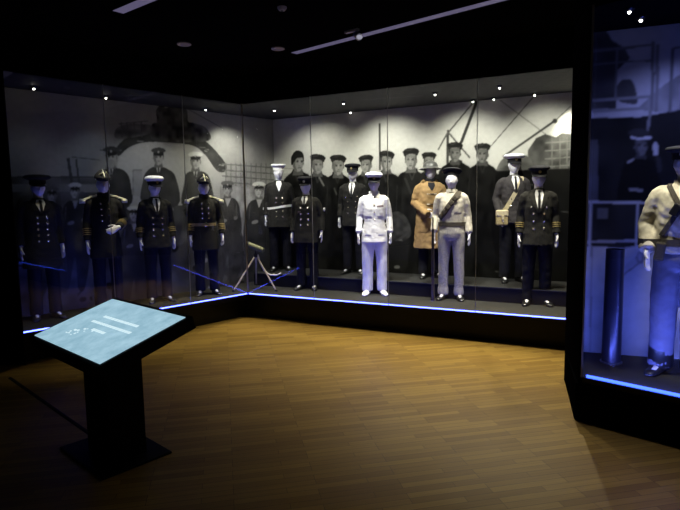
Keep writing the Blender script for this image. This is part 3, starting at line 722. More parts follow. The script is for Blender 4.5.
class Surf:
    """find the cloth surface so details can lie on it"""
    def __init__(s, me):
        s.t = BVHTree.FromPolygons([v.co for v in me.vertices], [tuple(p.vertices) for p in me.polygons])
    def front(s, x, z, sgn=-1):
        h = s.t.ray_cast(Vector((x, sgn * 1, z)), Vector((0, -sgn, 0)))
        if h[0] is None: return Vector((x, 0, z)), Vector((0, sgn, 0))
        return h[0], h[1]
    def around(s, ang, z, c=(0, 0)):
        d = Vector((math.cos(ang), math.sin(ang), 0)); o = Vector((c[0], c[1], z))
        h = s.t.ray_cast(o, d)                        # from within, first exit
        return (h[0] if h[0] is not None else o + d * .16), d
def patch(surf, outline, offs, thick, sgn=-1, nx=10, nz=14):
    """outline: function t in 0..1 (top to bottom) -> (z, x left, x right)"""
    f, b = [], []
    for j in range(nz + 1):
        z, x0, x1 = outline(j / nz)
        for i in range(nx + 1):
            x = x0 + (x1 - x0) * i / nx; p, n = surf.front(x, z, sgn)
            f.append((x, p[1] + sgn * (offs + thick), z)); b.append((x, p[1] + sgn * (offs - .004), z))
    mb = MB(); n = (nx + 1) * (nz + 1); fs = []
    g = lambda i, j: j * (nx + 1) + i
    for j in range(nz):
        for i in range(nx):
            fs.append((g(i, j), g(i + 1, j), g(i + 1, j + 1), g(i, j + 1))); fs.append((n + g(i, j + 1), n + g(i + 1, j + 1), n + g(i + 1, j), n + g(i, j)))
    for j in range(nz): fs += [(g(0, j), g(0, j + 1), n + g(0, j + 1), n + g(0, j)), (g(nx, j + 1), g(nx, j), n + g(nx, j), n + g(nx, j + 1))]
    for i in range(nx): fs += [(g(i + 1, 0), g(i, 0), n + g(i, 0), n + g(i + 1, 0)), (g(i, nz), g(i + 1, nz), n + g(i + 1, nz), n + g(i, nz))]
    return mb.add(f + b, fs)
def poly_path(pts):
    z = [p[0] for p in pts]
    def f(t):
        k = t * (len(pts) - 1); i = min(int(k), len(pts) - 2); w = k - i
        return tuple(pts[i][q] * (1 - w) + pts[i + 1][q] * w for q in range(3))
    return f
def band(surf, pts, w, th, flat_z=True, n=None):
    """closed or open strap: pts = list of (point, outward dir)"""
    mb = MB(); rings = []
    P_ = [np.array(p) for p, d in pts]; D_ = [np.array(d) for p, d in pts]
    for i in range(len(P_)):
        t = P_[min(i + 1, len(P_) - 1)] - P_[max(i - 1, 0)]; t /= np.linalg.norm(t) + 1e-9
        o = D_[i] - t * (D_[i] @ t); o /= np.linalg.norm(o); a = np.cross(t, o)
        c = P_[i]
        rings.append([c + a * w / 2 + o * th, c + a * w / 2 - o * .004, c - a * w / 2 - o * .004, c - a * w / 2 + o * th])
    return mb.loft(rings)
def belt(surf, z, w, th, tilt=0):
    pts = []
    for k in range(49):
        a = 2 * PI * k / 48
        p, d = surf.around(a, z + tilt * math.cos(a)); pts.append((p, d))
    return band(surf, pts, w, th)
def sash(surf, top, bot, w, th, sgn_list=(-1, 1)):
    """diagonal strap over a shoulder: top (x,z) on the shoulder, bot (x,z) at the hip; front then back"""
    pts = []
    N_ = 18
    for k in range(N_ + 1):
        t = k / N_; x = bot[0] + (top[0] - bot[0]) * t; z = bot[1] + (top[1] - bot[1]) * t
        p, n = surf.front(x, z, -1); pts.append((p, (n + Vector((0, -1, 0))).normalized()))
    h = surf.t.ray_cast(Vector((top[0], .0, 1.7)), Vector((0, 0, -1)))
    if h[0] is not None: pts.append((h[0], Vector((0, 0, 1))))
    for k in range(N_ + 1):
        t = 1 - k / N_; x = bot[0] + (top[0] - bot[0]) * t; z = bot[1] + (top[1] - bot[1]) * t
        p, n = surf.front(x, z, 1); pts.append((p, (n + Vector((0, 1, 0))).normalized()))
    return band(surf, pts, w, th)

BTN = MB().lathe([(.0005, 0), (.010, .0005), (.0115, .003), (.009, .006), (.0005, .0075)], n=14).mesh('button', 60)
def button(root, surf, x, z, m, s=1.0):
    key = 'b_' + m.name
    if key not in M: M[key] = BTN.copy(); M[key].materials.append(m)
    p, n = surf.front(x, z)
    o = link('button', M[key], None, root); o.location = p + n * .001
    o.rotation_mode = 'QUATERNION'; o.rotation_quaternion = Vector((0, 0, 1)).rotation_difference((n + Vector((0, -1, 0))).normalized()); o.scale = (s,) * 3
HT = np.array([0, -.012, 1.60])
def peaked_cap(root, crown, bandm, tilt=.10, turn=0, badge='gold', rx=.128, peak=True, top=.058, white_piping=False):
    o = empty('cap', tuple(HT)); o.parent = root; o.rotation_euler = (tilt, 0, turn)
    mb = MB().lathe([(.083, .020), (.087, .052), (rx * .90, .072), (rx, .086), (rx * .985, .096), (rx * .86, .104 + top * .14), (rx * .5, .106 + top * .25), (.003, .107 + top * .28)], n=36, sx=1, sy=1.06)
    mb.build('crown', crown, o, smooth=180)
    MB().lathe([(.080, .004), (.0885, .004), (.0895, .03), (.089, .056), (.080, .056)], n=36, sx=1, sy=1.08).build('band', bandm, o, smooth=40)
    if peak:
        r1, r2 = [], []
        vs, fs = [], []
        N_ = 18
        for k in range(N_ + 1):
            a = -PI / 2 + (k / N_ - .5) * R(150); c, s_ = math.cos(a), math.sin(a); e = math.cos((k / N_ - .5) * PI) ** .7 if 0 < k < N_ else 0
            ix, iy = .086 * c, .093 * s_; oxx, oyy = (.086 + .016 * e) * c, (.093 + .048 * e) * s_
            vs += [(ix, iy, .012), (oxx, oyy, .012 - .030 * e), (ix, iy, .006), (oxx, oyy, .006 - .030 * e)]
        for k in range(N_):
            q = 4 * k; fs += [(q, q + 1, q + 5, q + 4), (q + 3, q + 2, q + 6, q + 7), (q + 1, q + 3, q + 7, q + 5), (q + 2, q, q + 4, q + 6)]
        fs += [(0, 2, 3, 1), (4 * N_ + 1, 4 * N_ + 3, 4 * N_ + 2, 4 * N_)]
        MB().add(vs, fs).build('peak', M['leather'], o, smooth=50)
    if badge:
        b = MB().ell((0, -.099, .043), (.017, .006, .020), 14, 8); b.ell((0, -.100, .066), (.010, .005, .007), 10, 6)
        b.build('badge', M['gold'] if badge == 'gold' else M['shirt'], o, smooth=180)
    return o
def sailor_cap(root, crown, bandm, tilt=.06, turn=0, badge=None, rx=.122):
    o = empty('cap', tuple(HT)); o.parent = root; o.rotation_euler = (tilt, 0, turn)
    MB().lathe([(.086, .046), (.100, .058), (rx, .074), (rx, .084), (rx * .9, .096), (rx * .5, .102), (.003, .104)], n=36, sy=1.06).build('crown', crown, o, smooth=180)
    MB().lathe([(.079, .002), (.0885, .002), (.0895, .026), (.0885, .05), (.079, .05)], n=36, sy=1.08).build('band', bandm, o, smooth=40)
    if badge: MB().ell((0, -.098, .04), (.02, .006, .018), 14, 8).build('badge', badge, o, smooth=180)
    return o
def cocked_hat(root, turn=0, tilt=.08):
    o = empty('cocked_hat', tuple(HT)); o.parent = root; o.rotation_euler = (tilt, 0, turn)
    rings = []; lace = []
    for k in range(25):
        y = -.225 + .45 * k / 24; q = y / .23; hw = .102 * math.sqrt(max(.0, 1 - (abs(q)) ** 2.4)) + .012
        zb = .012 + .035 * q * q; zt = .165 - .075 * q * q - .02 * abs(q)
        ring = []
        for a in np.linspace(0, 2 * PI, 20, endpoint=False):
            c, s_ = math.cos(a), math.sin(a); t = (s_ + 1) / 2
            ring.append((hw * c * (1 - .55 * t ** 1.2), y, zb + (zt - zb) * t))
        rings.append(ring); lace.append((0, y, zt))
    MB().loft(rings).build('hat_body', M['navy'], o, smooth=180)
    MB().tube(lace, .005, 8).build('gold_edging', M['palegold'], o, smooth=180)
    f = MB()
    for s in (-1, 1): f.tube([(s * .018, -.19, .135), (s * .048, -.13, .10), (s * .082, -.075, .045)], .009, 8, .5)
    f.build('gold_loop', M['palegold'], o, smooth=180)
    return o
def steel_helmet(root, turn=0):
    o = empty('helmet', tuple(HT)); o.parent = root; o.rotation_euler = (-.06, 0, turn)
    MB().lathe([(.09, .024), (.135, .016), (.163, .010), (.165, .014), (.140, .026), (.112, .042), (.108, .07), (.090, .105), (.055, .128), (.003, .134)], n=40, sy=1.08).build('shell', M['helmet'], o, smooth=50)
    MB().tube([(.082, .0, .02), (.078, -.01, -.06), (.05, -.03, -.125), (0, -.045, -.150), (-.05, -.03, -.125), (-.078, -.01, -.06), (-.082, 0, .02)], .006, 8).build('chin_strap', M['webbing'], o, smooth=180)
    return o
def lapels(root, surf, m, zv, wid=.075, cloth=None, tie=None, zt=1.428):
    """shirt V, tie and two lapels, V bottom at zv"""
    if cloth is not None:
        patch(surf, poly_path([(zt, -.040, .040), (zt - .05, -.052, .052), ((zt + zv) / 2, -.036, .036), (zv, -.003, .003)]), .0015, .002).build('shirt_front', cloth, root, smooth=60)
    if tie is not None:
        patch(surf, poly_path([(zt - .006, -.013, .013), (zt - .03, -.016, .016), (zt - .036, -.010, .010), ((zt + zv) / 2, -.017, .017), (zv, -.012, .012)]), .006, .004, nx=4).build('tie', tie, root, smooth=60)
    for s in (-1, 1):
        a = [(zt + .006, .036, .070), (zt - .05, .052, .098), (zt - .085, .054, .118), (zt - .10, .050, .092), ((zt + zv) / 2 - .03, .032, .080), (zv + .01, .004, .022)]
        pts = [(z, s * x0, s * x1) if s > 0 else (z, s * x1, s * x0) for z, x0, x1 in a]
        patch(surf, poly_path(pts), .004, .005).build('lapel', m, root, smooth=60)
def collar(root, m, r=.064, z=1.435, h=.035, lean=.006):
    MB().lathe([(r, z - .02), (r + .012, z - .02), (r + .006, z + h), (r - lean, z + h), (r - lean - .004, z)], n=28, sy=.95).build('collar', m, root, smooth=50)
def cuff_rings(root, arms, m, ks=(.10, .125, .15), r=.0535, w=.009):
    for s, a in zip((-1, 1), arms):
        el, wr = side(a['el'], s), side(a['wr'], s); d = (wr - el) / np.linalg.norm(wr - el)
        mb = MB()
        for k in ks:
            c = wr - d * k; mb.tube([c - d * w / 2, c + d * w / 2], r + .02 * k, 22)
        mb.build('cuff_stripe', m, root, smooth=40)
def epaulettes(root, surf):
    for s in (-1, 1):
        e = MB(); rings = []
        for k in range(9):
            t = k / 8; x = s * (.075 + .195 * t); hz = 1.455 - .065 * t; hy = .030 + (.022 * math.sin(max(0, t - .35) / .65 * PI * .62) if t > .35 else 0)
            h = surf.t.ray_cast(Vector((x, .004, 1.8)), Vector((0, 0, -1)))
            zz = max(hz - .012, h[0][2] + .014) if h[0] is not None else hz
            rings.append([(x, .004 + hy * c, zz + .013 * d) for c, d in ((-1, -.6), (-1, .5), (-.4, 1), (.4, 1), (1, .5), (1, -.6))])
        e.loft(rings); eo = e.build('epaulette', M['palegold'], root, smooth=60)
        f = MB()
        for k in range(15):
            a = -PI * .58 + PI * 1.16 * k / 14; x = s * (.228 + .042 * math.cos(a)); y = .004 + .052 * math.sin(a)
            f.tube([(x, y, 1.39), (x + s * .004, y * 1.04, 1.372), (x + s * .005, y * 1.05, 1.345)], [.0065, .0075, .006], 6)
        f.build('fringe', M['palegold'], eo, smooth=180)

def mannequin(loc, rz, scale, label, group='uniformed mannequins in the corner showcase'):
    o = empty('mannequin', loc, rz, scale); tag(o, label, 'mannequin', group); return o
def dress(root, arms, jm, tm, hem=.75, wide=1.0, shoem=None, boot=False, turn=0, nod=0, seed=0, **k):
    link('body', body_mesh(arms, turn, nod), M['plastic'], root)
    jme = jacket_mesh(arms, hem=hem, seed=seed, **k); link('jacket' if hem > .7 else 'coat', jme, jm, root)
    link('trousers', trouser_mesh(wide, seed=seed + 50, top=1.0 if hem < .95 else 1.04), tm, root)
    shoes(root, shoem or M['leather'], boot)
    return Surf(jme)
def stand(u, v, f, z): p = f(u, v); return (p[0], p[1], z)
def along(px, py0, v, f, z):
    """where the sight line through the photo's column px meets depth v in a wing"""
    Q = f(0, v); n = NB if f is pb else (NL if f is pl else NR)
    p = on_wall(px, py0, Q, n); return (p[0], p[1], z)
AB, AL = R(-26.8), R(47.2)
# 1 officer at the right end, double-breasted navy jacket
a0 = (arm(el=(.214, .05, 1.10), wr=(.232, -.01, .87)), arm(el=(.214, .05, 1.10), wr=(.230, -.02, .87)))
def officer(loc, rz, sc_, label, cloth, capc, turn=0, cuffs=M['gold'], seed=1, arms=a0, tie=True, ctilt=.10, ncut=1.15):
    r = mannequin(loc, rz, sc_, label)
    sf = dress(r, arms, cloth, M['trousers'], turn=turn, seed=seed)
    lapels(r, sf, cloth, ncut, cloth=M['shirt'], tie=M['leather'] if tie else None)
    for x in (-.062, .062):
        for z in (1.135, 1.045, .955): button(r, sf, x, z, M['brass'])
    for x in (-.088, .088): button(r, sf, x, 1.215, M['brass'])
    if cuffs: cuff_rings(r, arms, cuffs)
    peaked_cap(r, capc, M['navy'], turn=turn, tilt=ctilt)
    return r, sf
#--MANNEQUINS--
man_r, _ = officer(along(536, 304, .75 * S, pb, PH), R(-14), .985, 'mannequin in navy double-breasted officer jacket and dark peaked cap, front row right end', M['navy_brown'], M['navy'], seed=1, ctilt=.02)

# 2 cream denim battle blouse, bandolier, rifle
rifle_arm = (arm(el=(.225, .05, 1.11), wr=(.232, -.075, .89), curl=.9), arm(el=(.218, .04, 1.10), wr=(.242, -.03, .87)))
r2 = mannequin(along(451, 299, .70 * S, pb, PH), R(-16), .985, 'mannequin in cream blouse and pale trousers with a bandolier, holding a rifle')
sf = dress(r2, rifle_arm, M['cream'], M['creamtr'], hem=.97, wide=.92, fat=.93, boot=True, seed=4, wrinkle=.003, boxy=.5, sleeve=1.0)
collar(r2, M['cream'], h=.02)
belt(sf, 1.0, .055, .008).build('belt', M['webbing'], r2, smooth=40)
bo = sash(sf, (.09, 1.40), (-.140, 1.075), .070, .014).build('bandolier', M['webbing'], r2, smooth=40)
for k in range(5):
    t = .12 + .17 * k; x = -.150 + .25 * t; z = 1.075 + .325 * t; p, n = sf.front(x, z)
    MB().box(p + Vector((0, -.022, 0)), (.058, .026, .052), Matrix.Rotation(-.65, 3, 'Y')).build('pouch', M['webbing'], bo, bevel=.006)
for s in (-1, 1):
    MB().lathe([(.070, .07), (.074, .09), (.07, .16), (.062, .16), (.062, .07)], (s * .104, .006, 0), 20).build('gaiter', M['cream'], r2, smooth=40)
    patch(sf, poly_path([(1.25, s * .09 - .045, s * .09 + .045), (1.15, s * .09 - .045, s * .09 + .045)]), .003, .004).build('chest_pocket', M['cream'], r2, smooth=60)
hat2 = sailor_cap(r2, M['navy'], M['navy'], tilt=-.26, rx=.13); hat2.location.y += .012; hat2.location.z += .012

# 3 white tropical uniform
wa = (arm(el=(.218, .04, 1.10), wr=(.236, -.03, .87)), arm(el=(.218, .04, 1.10), wr=(.234, -.03, .87)))
r3 = mannequin(along(375, 294, .66 * S, pb, PH), R(-4), .975, 'mannequin in all-white uniform with white cap, shoes and medal ribbons')
sf = dress(r3, wa, M['white'], M['white'], hem=.745, wide=1.05, shoem=M['white'], seed=9, sleeve=.94, fat=.92, wrinkle=.0022)
collar(r3, M['white'], h=.03)
for z in (1.37, 1.27, 1.17, 1.07): button(r3, sf, 0, z, M['brass'], .9)
for s in (-1, 1):
    patch(sf, poly_path([(1.235, s * .085 - .048, s * .085 + .048), (1.20, s * .085 - .048, s * .085 + .048), (1.18, s * .085 - .044, s * .085 + .044), (1.12, s * .085 - .044, s * .085 + .044)]), .003, .005).build('chest_pocket', M['white'], r3, smooth=60)
    patch(sf, poly_path([(.98, s * .10 - .055, s * .10 + .055), (.86, s * .10 - .055, s * .10 + .055)]), .003, .005).build('hip_pocket', M['white'], r3, smooth=60)
    MB().box((s * .125, .01, 1.432), (.10, .05, .010), Matrix.Rotation(s * .34, 3, 'Y')).build('shoulder_board', M['navy'], r3, bevel=.003)
patch(sf, poly_path([(1.268, .04, .13), (1.246, .04, .13)]), .004, .004, nz=2).build('medal_ribbons', M['ribbon'], r3)
peaked_cap(r3, M['white'], M['navy'], tilt=.02, rx=.124, top=.09)

# 4 petty officer in double-breasted coat, eight buttons
a4 = (arm(), arm(el=(.245, .02, 1.11), wr=(.26, -.06, .88)))
r4 = mannequin(along(308, 288.5, .68 * S, pb, PH), R(-12), .965, 'mannequin in dark eight-button coat and dark peaked cap beside the tripod, front row left end')
sf = dress(r4, a4, M['navy_brown'], M['trousers'], hem=.72, seed=13, boxy=1, fat=1.05)
lapels(r4, sf, M['navy_brown'], 1.28, cloth=M['shirt'], tie=M['leather'])
for x in (-.055, .055):
    for z in (1.25, 1.165, 1.08, .995): button(r4, sf, x, z, M['brass'], 1.15)
patch(sf, poly_path([(1.20, -.10, -.05), (1.185, -.10, -.05)]), .004, .004, nz=2).build('medal_ribbons', M['ribbon'], r4)
el = side(a4[1]['el'], 1); MB().ell((el[0] + .048, el[1] - .025, 1.22), (.012, .03, .028), 12, 8).build('sleeve_badge', M['shirt'], r4, smooth=180)
peaked_cap(r4, M['navy'], M['navy'], tilt=.0, badge='white', rx=.125)

# 5 sailor with white cap, scarf and white belt
r5 = mannequin(along(281, 264, 1.10 * S, pb, RISE_Z), R(6), 1.0, 'mannequin in white-topped cap and dark coat with a white belt, behind the tripod')
sf = dress(r5, a0, M['navy_brown'], M['trousers'], hem=.70, seed=17, fat=1.04)
lapels(r5, sf, M['navy_brown'], 1.22)
patch(sf, poly_path([(1.43, -.035, .035), (1.38, -.042, .042), (1.27, -.005, .005)]), .002, .003).build('scarf', M['scarf'], r5, smooth=60)
belt(sf, 1.02, .034, .006, tilt=.02).build('belt', M['shirt'], r5, smooth=40)
for x in (-.05, .05):
    for z in (1.16, 1.09, .95, .87): button(r5, sf, x, z, M['brass'])
sailor_cap(r5, M['white'], M['shirt'], tilt=.04, rx=.120)

# 6 officer on the riser beside the white uniform
officer(along(354, 272, 1.22 * S, pb, RISE_Z), R(-14), .965, 'mannequin in dark jacket with white shirt and tie, standing just behind the white uniform', M['navy_brown'], M['navy'], seed=21, cuffs=None, ctilt=-.02, ncut=1.2)

# 7 duffle coat and steel helmet
a7 = (arm(el=(.245, .02, 1.12), wr=(.135, -.185, 1.0), hd=(-.7, -.45, -.45), pn=(-.3, .9, 0), curl=.5), arm(el=(.24, .03, 1.11), wr=(.24, -.09, .89)))
r7 = mannequin(along(430, 275.5, 1.20 * S, pb, RISE_Z), R(2), .95, 'mannequin in tan duffle coat, dark scarf and grey steel helmet')
sf = dress(r7, a7, M['duffle'], M['trousers'], hem=.45, seed=25, fat=1.10, sleeve=1.18, boxy=1, boot=True, cuff_end=-.11, wrinkle=.005)
patch(sf, poly_path([(1.42, -.05, .05), (1.37, -.05, .05), (1.30, -.01, .01)]), .001, .004).build('roll_neck', M['navy'], r7, smooth=60)
MB().lathe([(.055, 1.42), (.072, 1.43), (.073, 1.47), (.06, 1.485)], n=24).build('scarf', M['navy'], r7, smooth=60)
MB().tube([(-.09, .03, 1.44), (-.10, .09, 1.42), (0, .14, 1.38), (.10, .09, 1.42), (.09, .03, 1.44)], [.028, .04, .055, .04, .028], 12).build('hood', M['duffle'], r7, smooth=180)
patch(sf, poly_path([(1.36, .004, .014), (.48, .004, .014)]), .001, .003, nx=2, nz=30).build('front_edge', M['duffle'], r7)
for z in (1.25, 1.10, .95):
    p, n = sf.front(0, z); tg = MB().tube([(-.028, p[1] - .012, z), (.028, p[1] - .012, z)], .007, 8).build('toggle', M['wood'], r7, smooth=60)
    MB().tube([(-.075, sf.front(-.075, z)[0][1] - .004, z), (-.03, p[1] - .008, z), (.03, p[1] - .008, z), (.075, sf.front(.075, z)[0][1] - .004, z)], .0035, 6).build('toggle_cord', M['rope'], tg)
for s in (-1, 1): patch(sf, poly_path([(.86, s * .12 - .06, s * .12 + .06), (.70, s * .12 - .06, s * .12 + .06)]), .003, .006).build('pocket', M['duffle'], r7, smooth=60)
steel_helmet(r7)

# 8 officer with white cap and satchel
a8 = (arm(el=(.235, .05, 1.12), wr=(.20, -.10, .90), curl=.9), arm())
r8 = mannequin(along(512, 279.5, 1.22 * S, pb, RISE_Z), R(-2), .985, 'mannequin in grey jacket and white-topped peaked cap with a satchel strap across')
sf8 = dress(r8, a8, M['greyjacket'], M['trousers'], hem=.80, seed=29)
lapels(r8, sf8, M['greyjacket'], 1.2, cloth=M['shirt'], tie=M['leather'])
for x in (-.06, .06):
    for z in (1.12, 1.03): button(r8, sf8, x, z, M['brass'])
peaked_cap(r8, M['white'], M['navy'], tilt=.02, rx=.14)

# 9 left wing, white cap
r9 = mannequin(along(160, 297.7, .52 * S, pl, PH), R(30), .965, 'mannequin in dark double-breasted jacket and white-topped cap, between the two cocked hats')
sf = dress(r9, a0, M['navy_brown'], M['trousers'], seed=33)
lapels(r9, sf, M['navy_brown'], 1.2, cloth=M['shirt'], tie=M['leather'])
for x in (-.06, .06):
    for z in (1.16, 1.08, 1.0, .92): button(r9, sf, x, z, M['brass'])
cuff_rings(r9, a0, M['gold'])
peaked_cap(r9, M['white'], M['navy'], tilt=.02, turn=.2, rx=.128, top=.10)

# 10 full dress, white gloves hanging
def full_dress(loc, rz, sc_, label, arms, seed, bel=True):
    r = mannequin(loc, rz, sc_, label)
    sf = dress(r, arms, M['navy_brown'], M['trousers'], hem=.66, seed=seed)
    collar(r, M['navy_brown'], h=.045)
    MB().lathe([(.0565, 1.462), (.0715, 1.462), (.0705, 1.474), (.0565, 1.474)], n=28, sy=.95).build('collar_lace', M['gold'], r, smooth=50)
    for x in (-.045, .045):
        for z in (1.34, 1.27, 1.20, 1.13): button(r, sf, x, z, M['brass'])
    if bel:
        belt(sf, 1.035, .042, .006).build('belt', M['gold'], r, smooth=40)
        p, n = sf.front(0, 1.035); MB().ell((0, p[1] - .010, 1.035), (.03, .008, .026), 16, 8).build('buckle', M['brass'], r, smooth=180)
    cuff_rings(r, arms, M['gold'], ks=(.09, .115, .14, .165))
    epaulettes(r, sf); cocked_hat(r)
    return r, sf
full_dress(along(208, 293.5, .47 * S, pl, PH), R(20), .965, 'full-dress mannequin in cocked hat with gold belt and hanging white gloves', (arm(), arm(el=(.24, .02, 1.11), wr=(.245, -.07, .87), curl=.8)), 37)
# 11 full dress, glove across the front
full_dress(along(110, 305, .55 * S, pl, PH), R(30), .985, 'full-dress mannequin in cocked hat with one white glove raised to the waist', (arm(), arm(el=(.25, .03, 1.12), wr=(.13, -.19, 1.04), hd=(-.85, -.35, -.35), pn=(-.2, .9, -.2), curl=.7)), 41, False)
# 12 far left, wide dark cap
r12 = mannequin(along(47, 316, .60 * S, pl, PH), R(40), .965, 'mannequin in dark long coat and wide dark cap, at the left end')
sf = dress(r12, a0, M['navy'], M['trousers'], hem=.62, seed=45, fat=1.05)
lapels(r12, sf, M['navy'], 1.26, cloth=M['shirt'], tie=M['leather'])
for x in (-.05, .05):
    for z in (1.22, 1.15, 1.08, 1.01, .94): button(r12, sf, x, z, M['brass'])
peaked_cap(r12, M['navy'], M['navy'], tilt=.0, rx=.15, badge=None)
# 13 near showcase
a13 = (arm(el=(.26, .03, 1.12), wr=(.215, -.13, .93), hd=(-.1, -.4, -.9)), arm(el=(.25, .02, 1.12), wr=(.2, -.16, .95)))
p13 = pr(.462 * S, .50 * S)
r13 = mannequin((p13[0], p13[1], PH), R(-40), .99, 'blue-lit mannequin in mottled cream smock and dark cap in the near showcase', 'mannequins in the near showcase')
sf = dress(r13, a13, M['camo'], M['smocktr'], hem=.92, wide=1.2, boot=True, seed=49, wrinkle=.006, sleeve=1.15, boxy=1, fat=1.05)
collar(r13, M['camo'], h=.02)
belt(sf, 1.0, .05, .008).build('belt', M['webbing'], r13, smooth=40)
ro = sash(sf, (.09, 1.41), (-.12, 1.05), .035, .008).build('shoulder_strap', M['webbing'], r13, smooth=40)
sash(sf, (-.09, 1.41), (.12, 1.05), .035, .008).build('shoulder_strap', M['webbing'], r13, smooth=40)
p, n = sf.front(-.10, .98); MB().box((-.12, p[1] - .014, .935), (.065, .04, .14), Matrix.Rotation(.12, 3, 'Y')).build('holster', M['webbing'], r13, bevel=.012)
p, n = sf.front(-.03, 1.25); MB().box((-.03, p[1] - .02, 1.24), (.06, .03, .09), Matrix.Rotation(.5, 3, 'Y')).build('binoculars_case', M['leather'], r13, bevel=.01)
for s in (-1, 1): MB().lathe([(.066, .03), (.088, .06), (.084, .30), (.076, .36), (.06, .36), (.06, .05)], (s * .104, .004, 0), 22).build('gaiter', M['leather'], r13, smooth=40)
sailor_cap(r13, M['navy'], M['navy'], tilt=.05, turn=-.1, badge=M['shirt'], rx=.135)
#--END MANNEQUINS--

# ================================================================ HELD AND STANDING OBJECTS
def at(root, p):
    bpy.context.view_layer.update(); return root.matrix_world @ Vector(p)
# rifle, butt on the deck beside the right foot, held at the muzzle end
def rifle():
    g = at(r2, (-.225, -.145, 0)); 
    o = empty('rifle', (g[0], g[1], PH), R(-16)); tag(o, 'dark rifle stood upright on its butt in the hand of the bandolier mannequin', 'rifle')
    st = MB()
    st.loft([[(w * c, d + h * s_, z) for c, s_ in ((-1, -1), (1, -1), (1, 1), (-1, 1))] for z, w, d, h in ((.0, .021, .01, .055), (.02, .022, .01, .058), (.16, .019, .005, .042), (.27, .017, 0, .028), (.34, .018, -.004, .024), (.5, .019, -.006, .026), (.75, .017, -.008, .02), (.93, .015, -.01, .016))])
    st.build('stock', M['wood'], o, bevel=.008)
    MB().tube([(0, -.022, .34), (0, -.022, 1.08)], [.011, .0085], 12).build('barrel', M['gunmetal'], o, smooth=40)
    MB().box((0, -.012, .40), (.028, .032, .16)).build('receiver', M['gunmetal'], o, bevel=.004)
    MB().box((0, .03, .40), (.02, .05, .06)).build('magazine', M['gunmetal'], o, bevel=.004)
    MB().tube([(0, .028, .36), (0, .05, .34), (0, .045, .30), (0, .022, .28)], .0035, 8).build('trigger_guard', M['gunmetal'], o)
    MB().tube([(.01, -.02, .40), (.045, -.015, .395), (.055, 0, .38)], [.006, .005, .009], 8).build('bolt_handle', M['gunmetal'], o)
    MB().box((0, -.036, 1.06), (.004, .016, .02)).build('front_sight', M['gunmetal'], o)
    MB().box((0, .01, -.0), (.046, .118, .006)).build('butt_plate', M['shellring'], o)
rifle()
# satchel hanging from its strap
s0 = sash(sf8, (.095, 1.40), (-.150, .94), .055, .006)
me = s0.mesh('strap', 40)
bag = empty('satchel', r8.location, r8.rotation_euler[2], r8.scale[0]); tag(bag, 'khaki canvas satchel on a pale strap across the white-capped mannequin in grey', 'bag')
link('strap', me, M['strap'], bag)
p, n = sf8.front(-.13, .92)
MB().box((-.185, p[1] - .050, .875), (.15, .085, .20)).build('pouch', M['canvas'], bag, bevel=.02)
MB().box((-.185, p[1] - .057, .935), (.156, .085, .09)).build('flap', M['strap'], bag, bevel=.018)
MB().box((-.185, p[1] - .103, .88), (.03, .008, .06)).build('flap_tab', M['strap'], bag, bevel=.003)

# tripod with a short olive instrument and looped cord
tp = along(257, 289, .40 * S, pb, PH)
tr = tag(empty('tripod', tp, R(-20)), 'pale wooden tripod with an olive tube on top, standing in the showcase corner', 'tripod')
HZ = .50
MB().lathe([(.005, HZ - .03), (.035, HZ - .02), (.035, HZ + .01), (.02, HZ + .04), (.005, HZ + .04)], n=18).build('tripod_head', M['gunmetal'], tr, smooth=40)
for a in (R(-15), R(120), R(235)):
    d = np.array([math.cos(a), math.sin(a)]); r_ = .38
    lg = MB().tube([(d[0] * .02, d[1] * .02, HZ - .01), (d[0] * r_, d[1] * r_, .012)], [.014, .011], 10).build('leg', M['tripod'], tr, smooth=60)
    MB().lathe([(.004, .0), (.022, .002), (.022, .012), (.012, .03), (.004, .03)], (d[0] * r_, d[1] * r_, 0), 12).build('foot', M['gunmetal'], lg, smooth=40)
MB().tube([(0, 0, HZ + .03), (0, 0, HZ + .10)], .012, 10).build('pivot_post', M['gunmetal'], tr, smooth=60)
tb = MB().tube([(-.12, .0, HZ + .17), (.06, 0, HZ + .11), (.13, 0, HZ + .085)], [.042, .042, .036], 18, cap=True).build('sighting_tube', M['olive'], tr, smooth=40)
MB().tube([(-.135, .0, HZ + .175), (-.11, 0, HZ + .167)], [.047, .047], 18).build('tube_ring', M['gunmetal'], tb, smooth=40)
MB().tube([(.03, 0, HZ + .02), (.07, -.01, HZ - .10), (.14, -.02, HZ - .21), (.24, -.02, HZ - .275), (.34, .0, HZ - .275), (.40, .01, HZ - .245)], .011, 10).build('cord', M['rope'], tr, smooth=180)

# shell casing in the near showcase
q = pr(.055 * S, .475 * S + .04)
q = along(611, 362, .50 * S, pr, PH)
sh = tag(empty('shell_casing', q), 'tall dark metal shell casing standing beside the smock mannequin', 'shell casing')
MB().lathe([(.062, .012), (.072, .012), (.071, .30), (.069, .70), (.068, .90), (.069, .915), (.062, .915), (.061, .5), (.060, .05), (.002, .04), (.002, .012)], n=36).build('tube_wall', M['shell'], sh, smooth=40)
MB().lathe([(.04, 0), (.082, 0), (.083, .010), (.078, .014), (.04, .014)], n=36).build('base_rim', M['shellring'], sh, smooth=40)

# ================================================================ INFORMATION KIOSK
KY = R(-42.53); TILT = R(17.01)
kc = np.array([-1.455, 3.335]) * S; kz = .815 * S
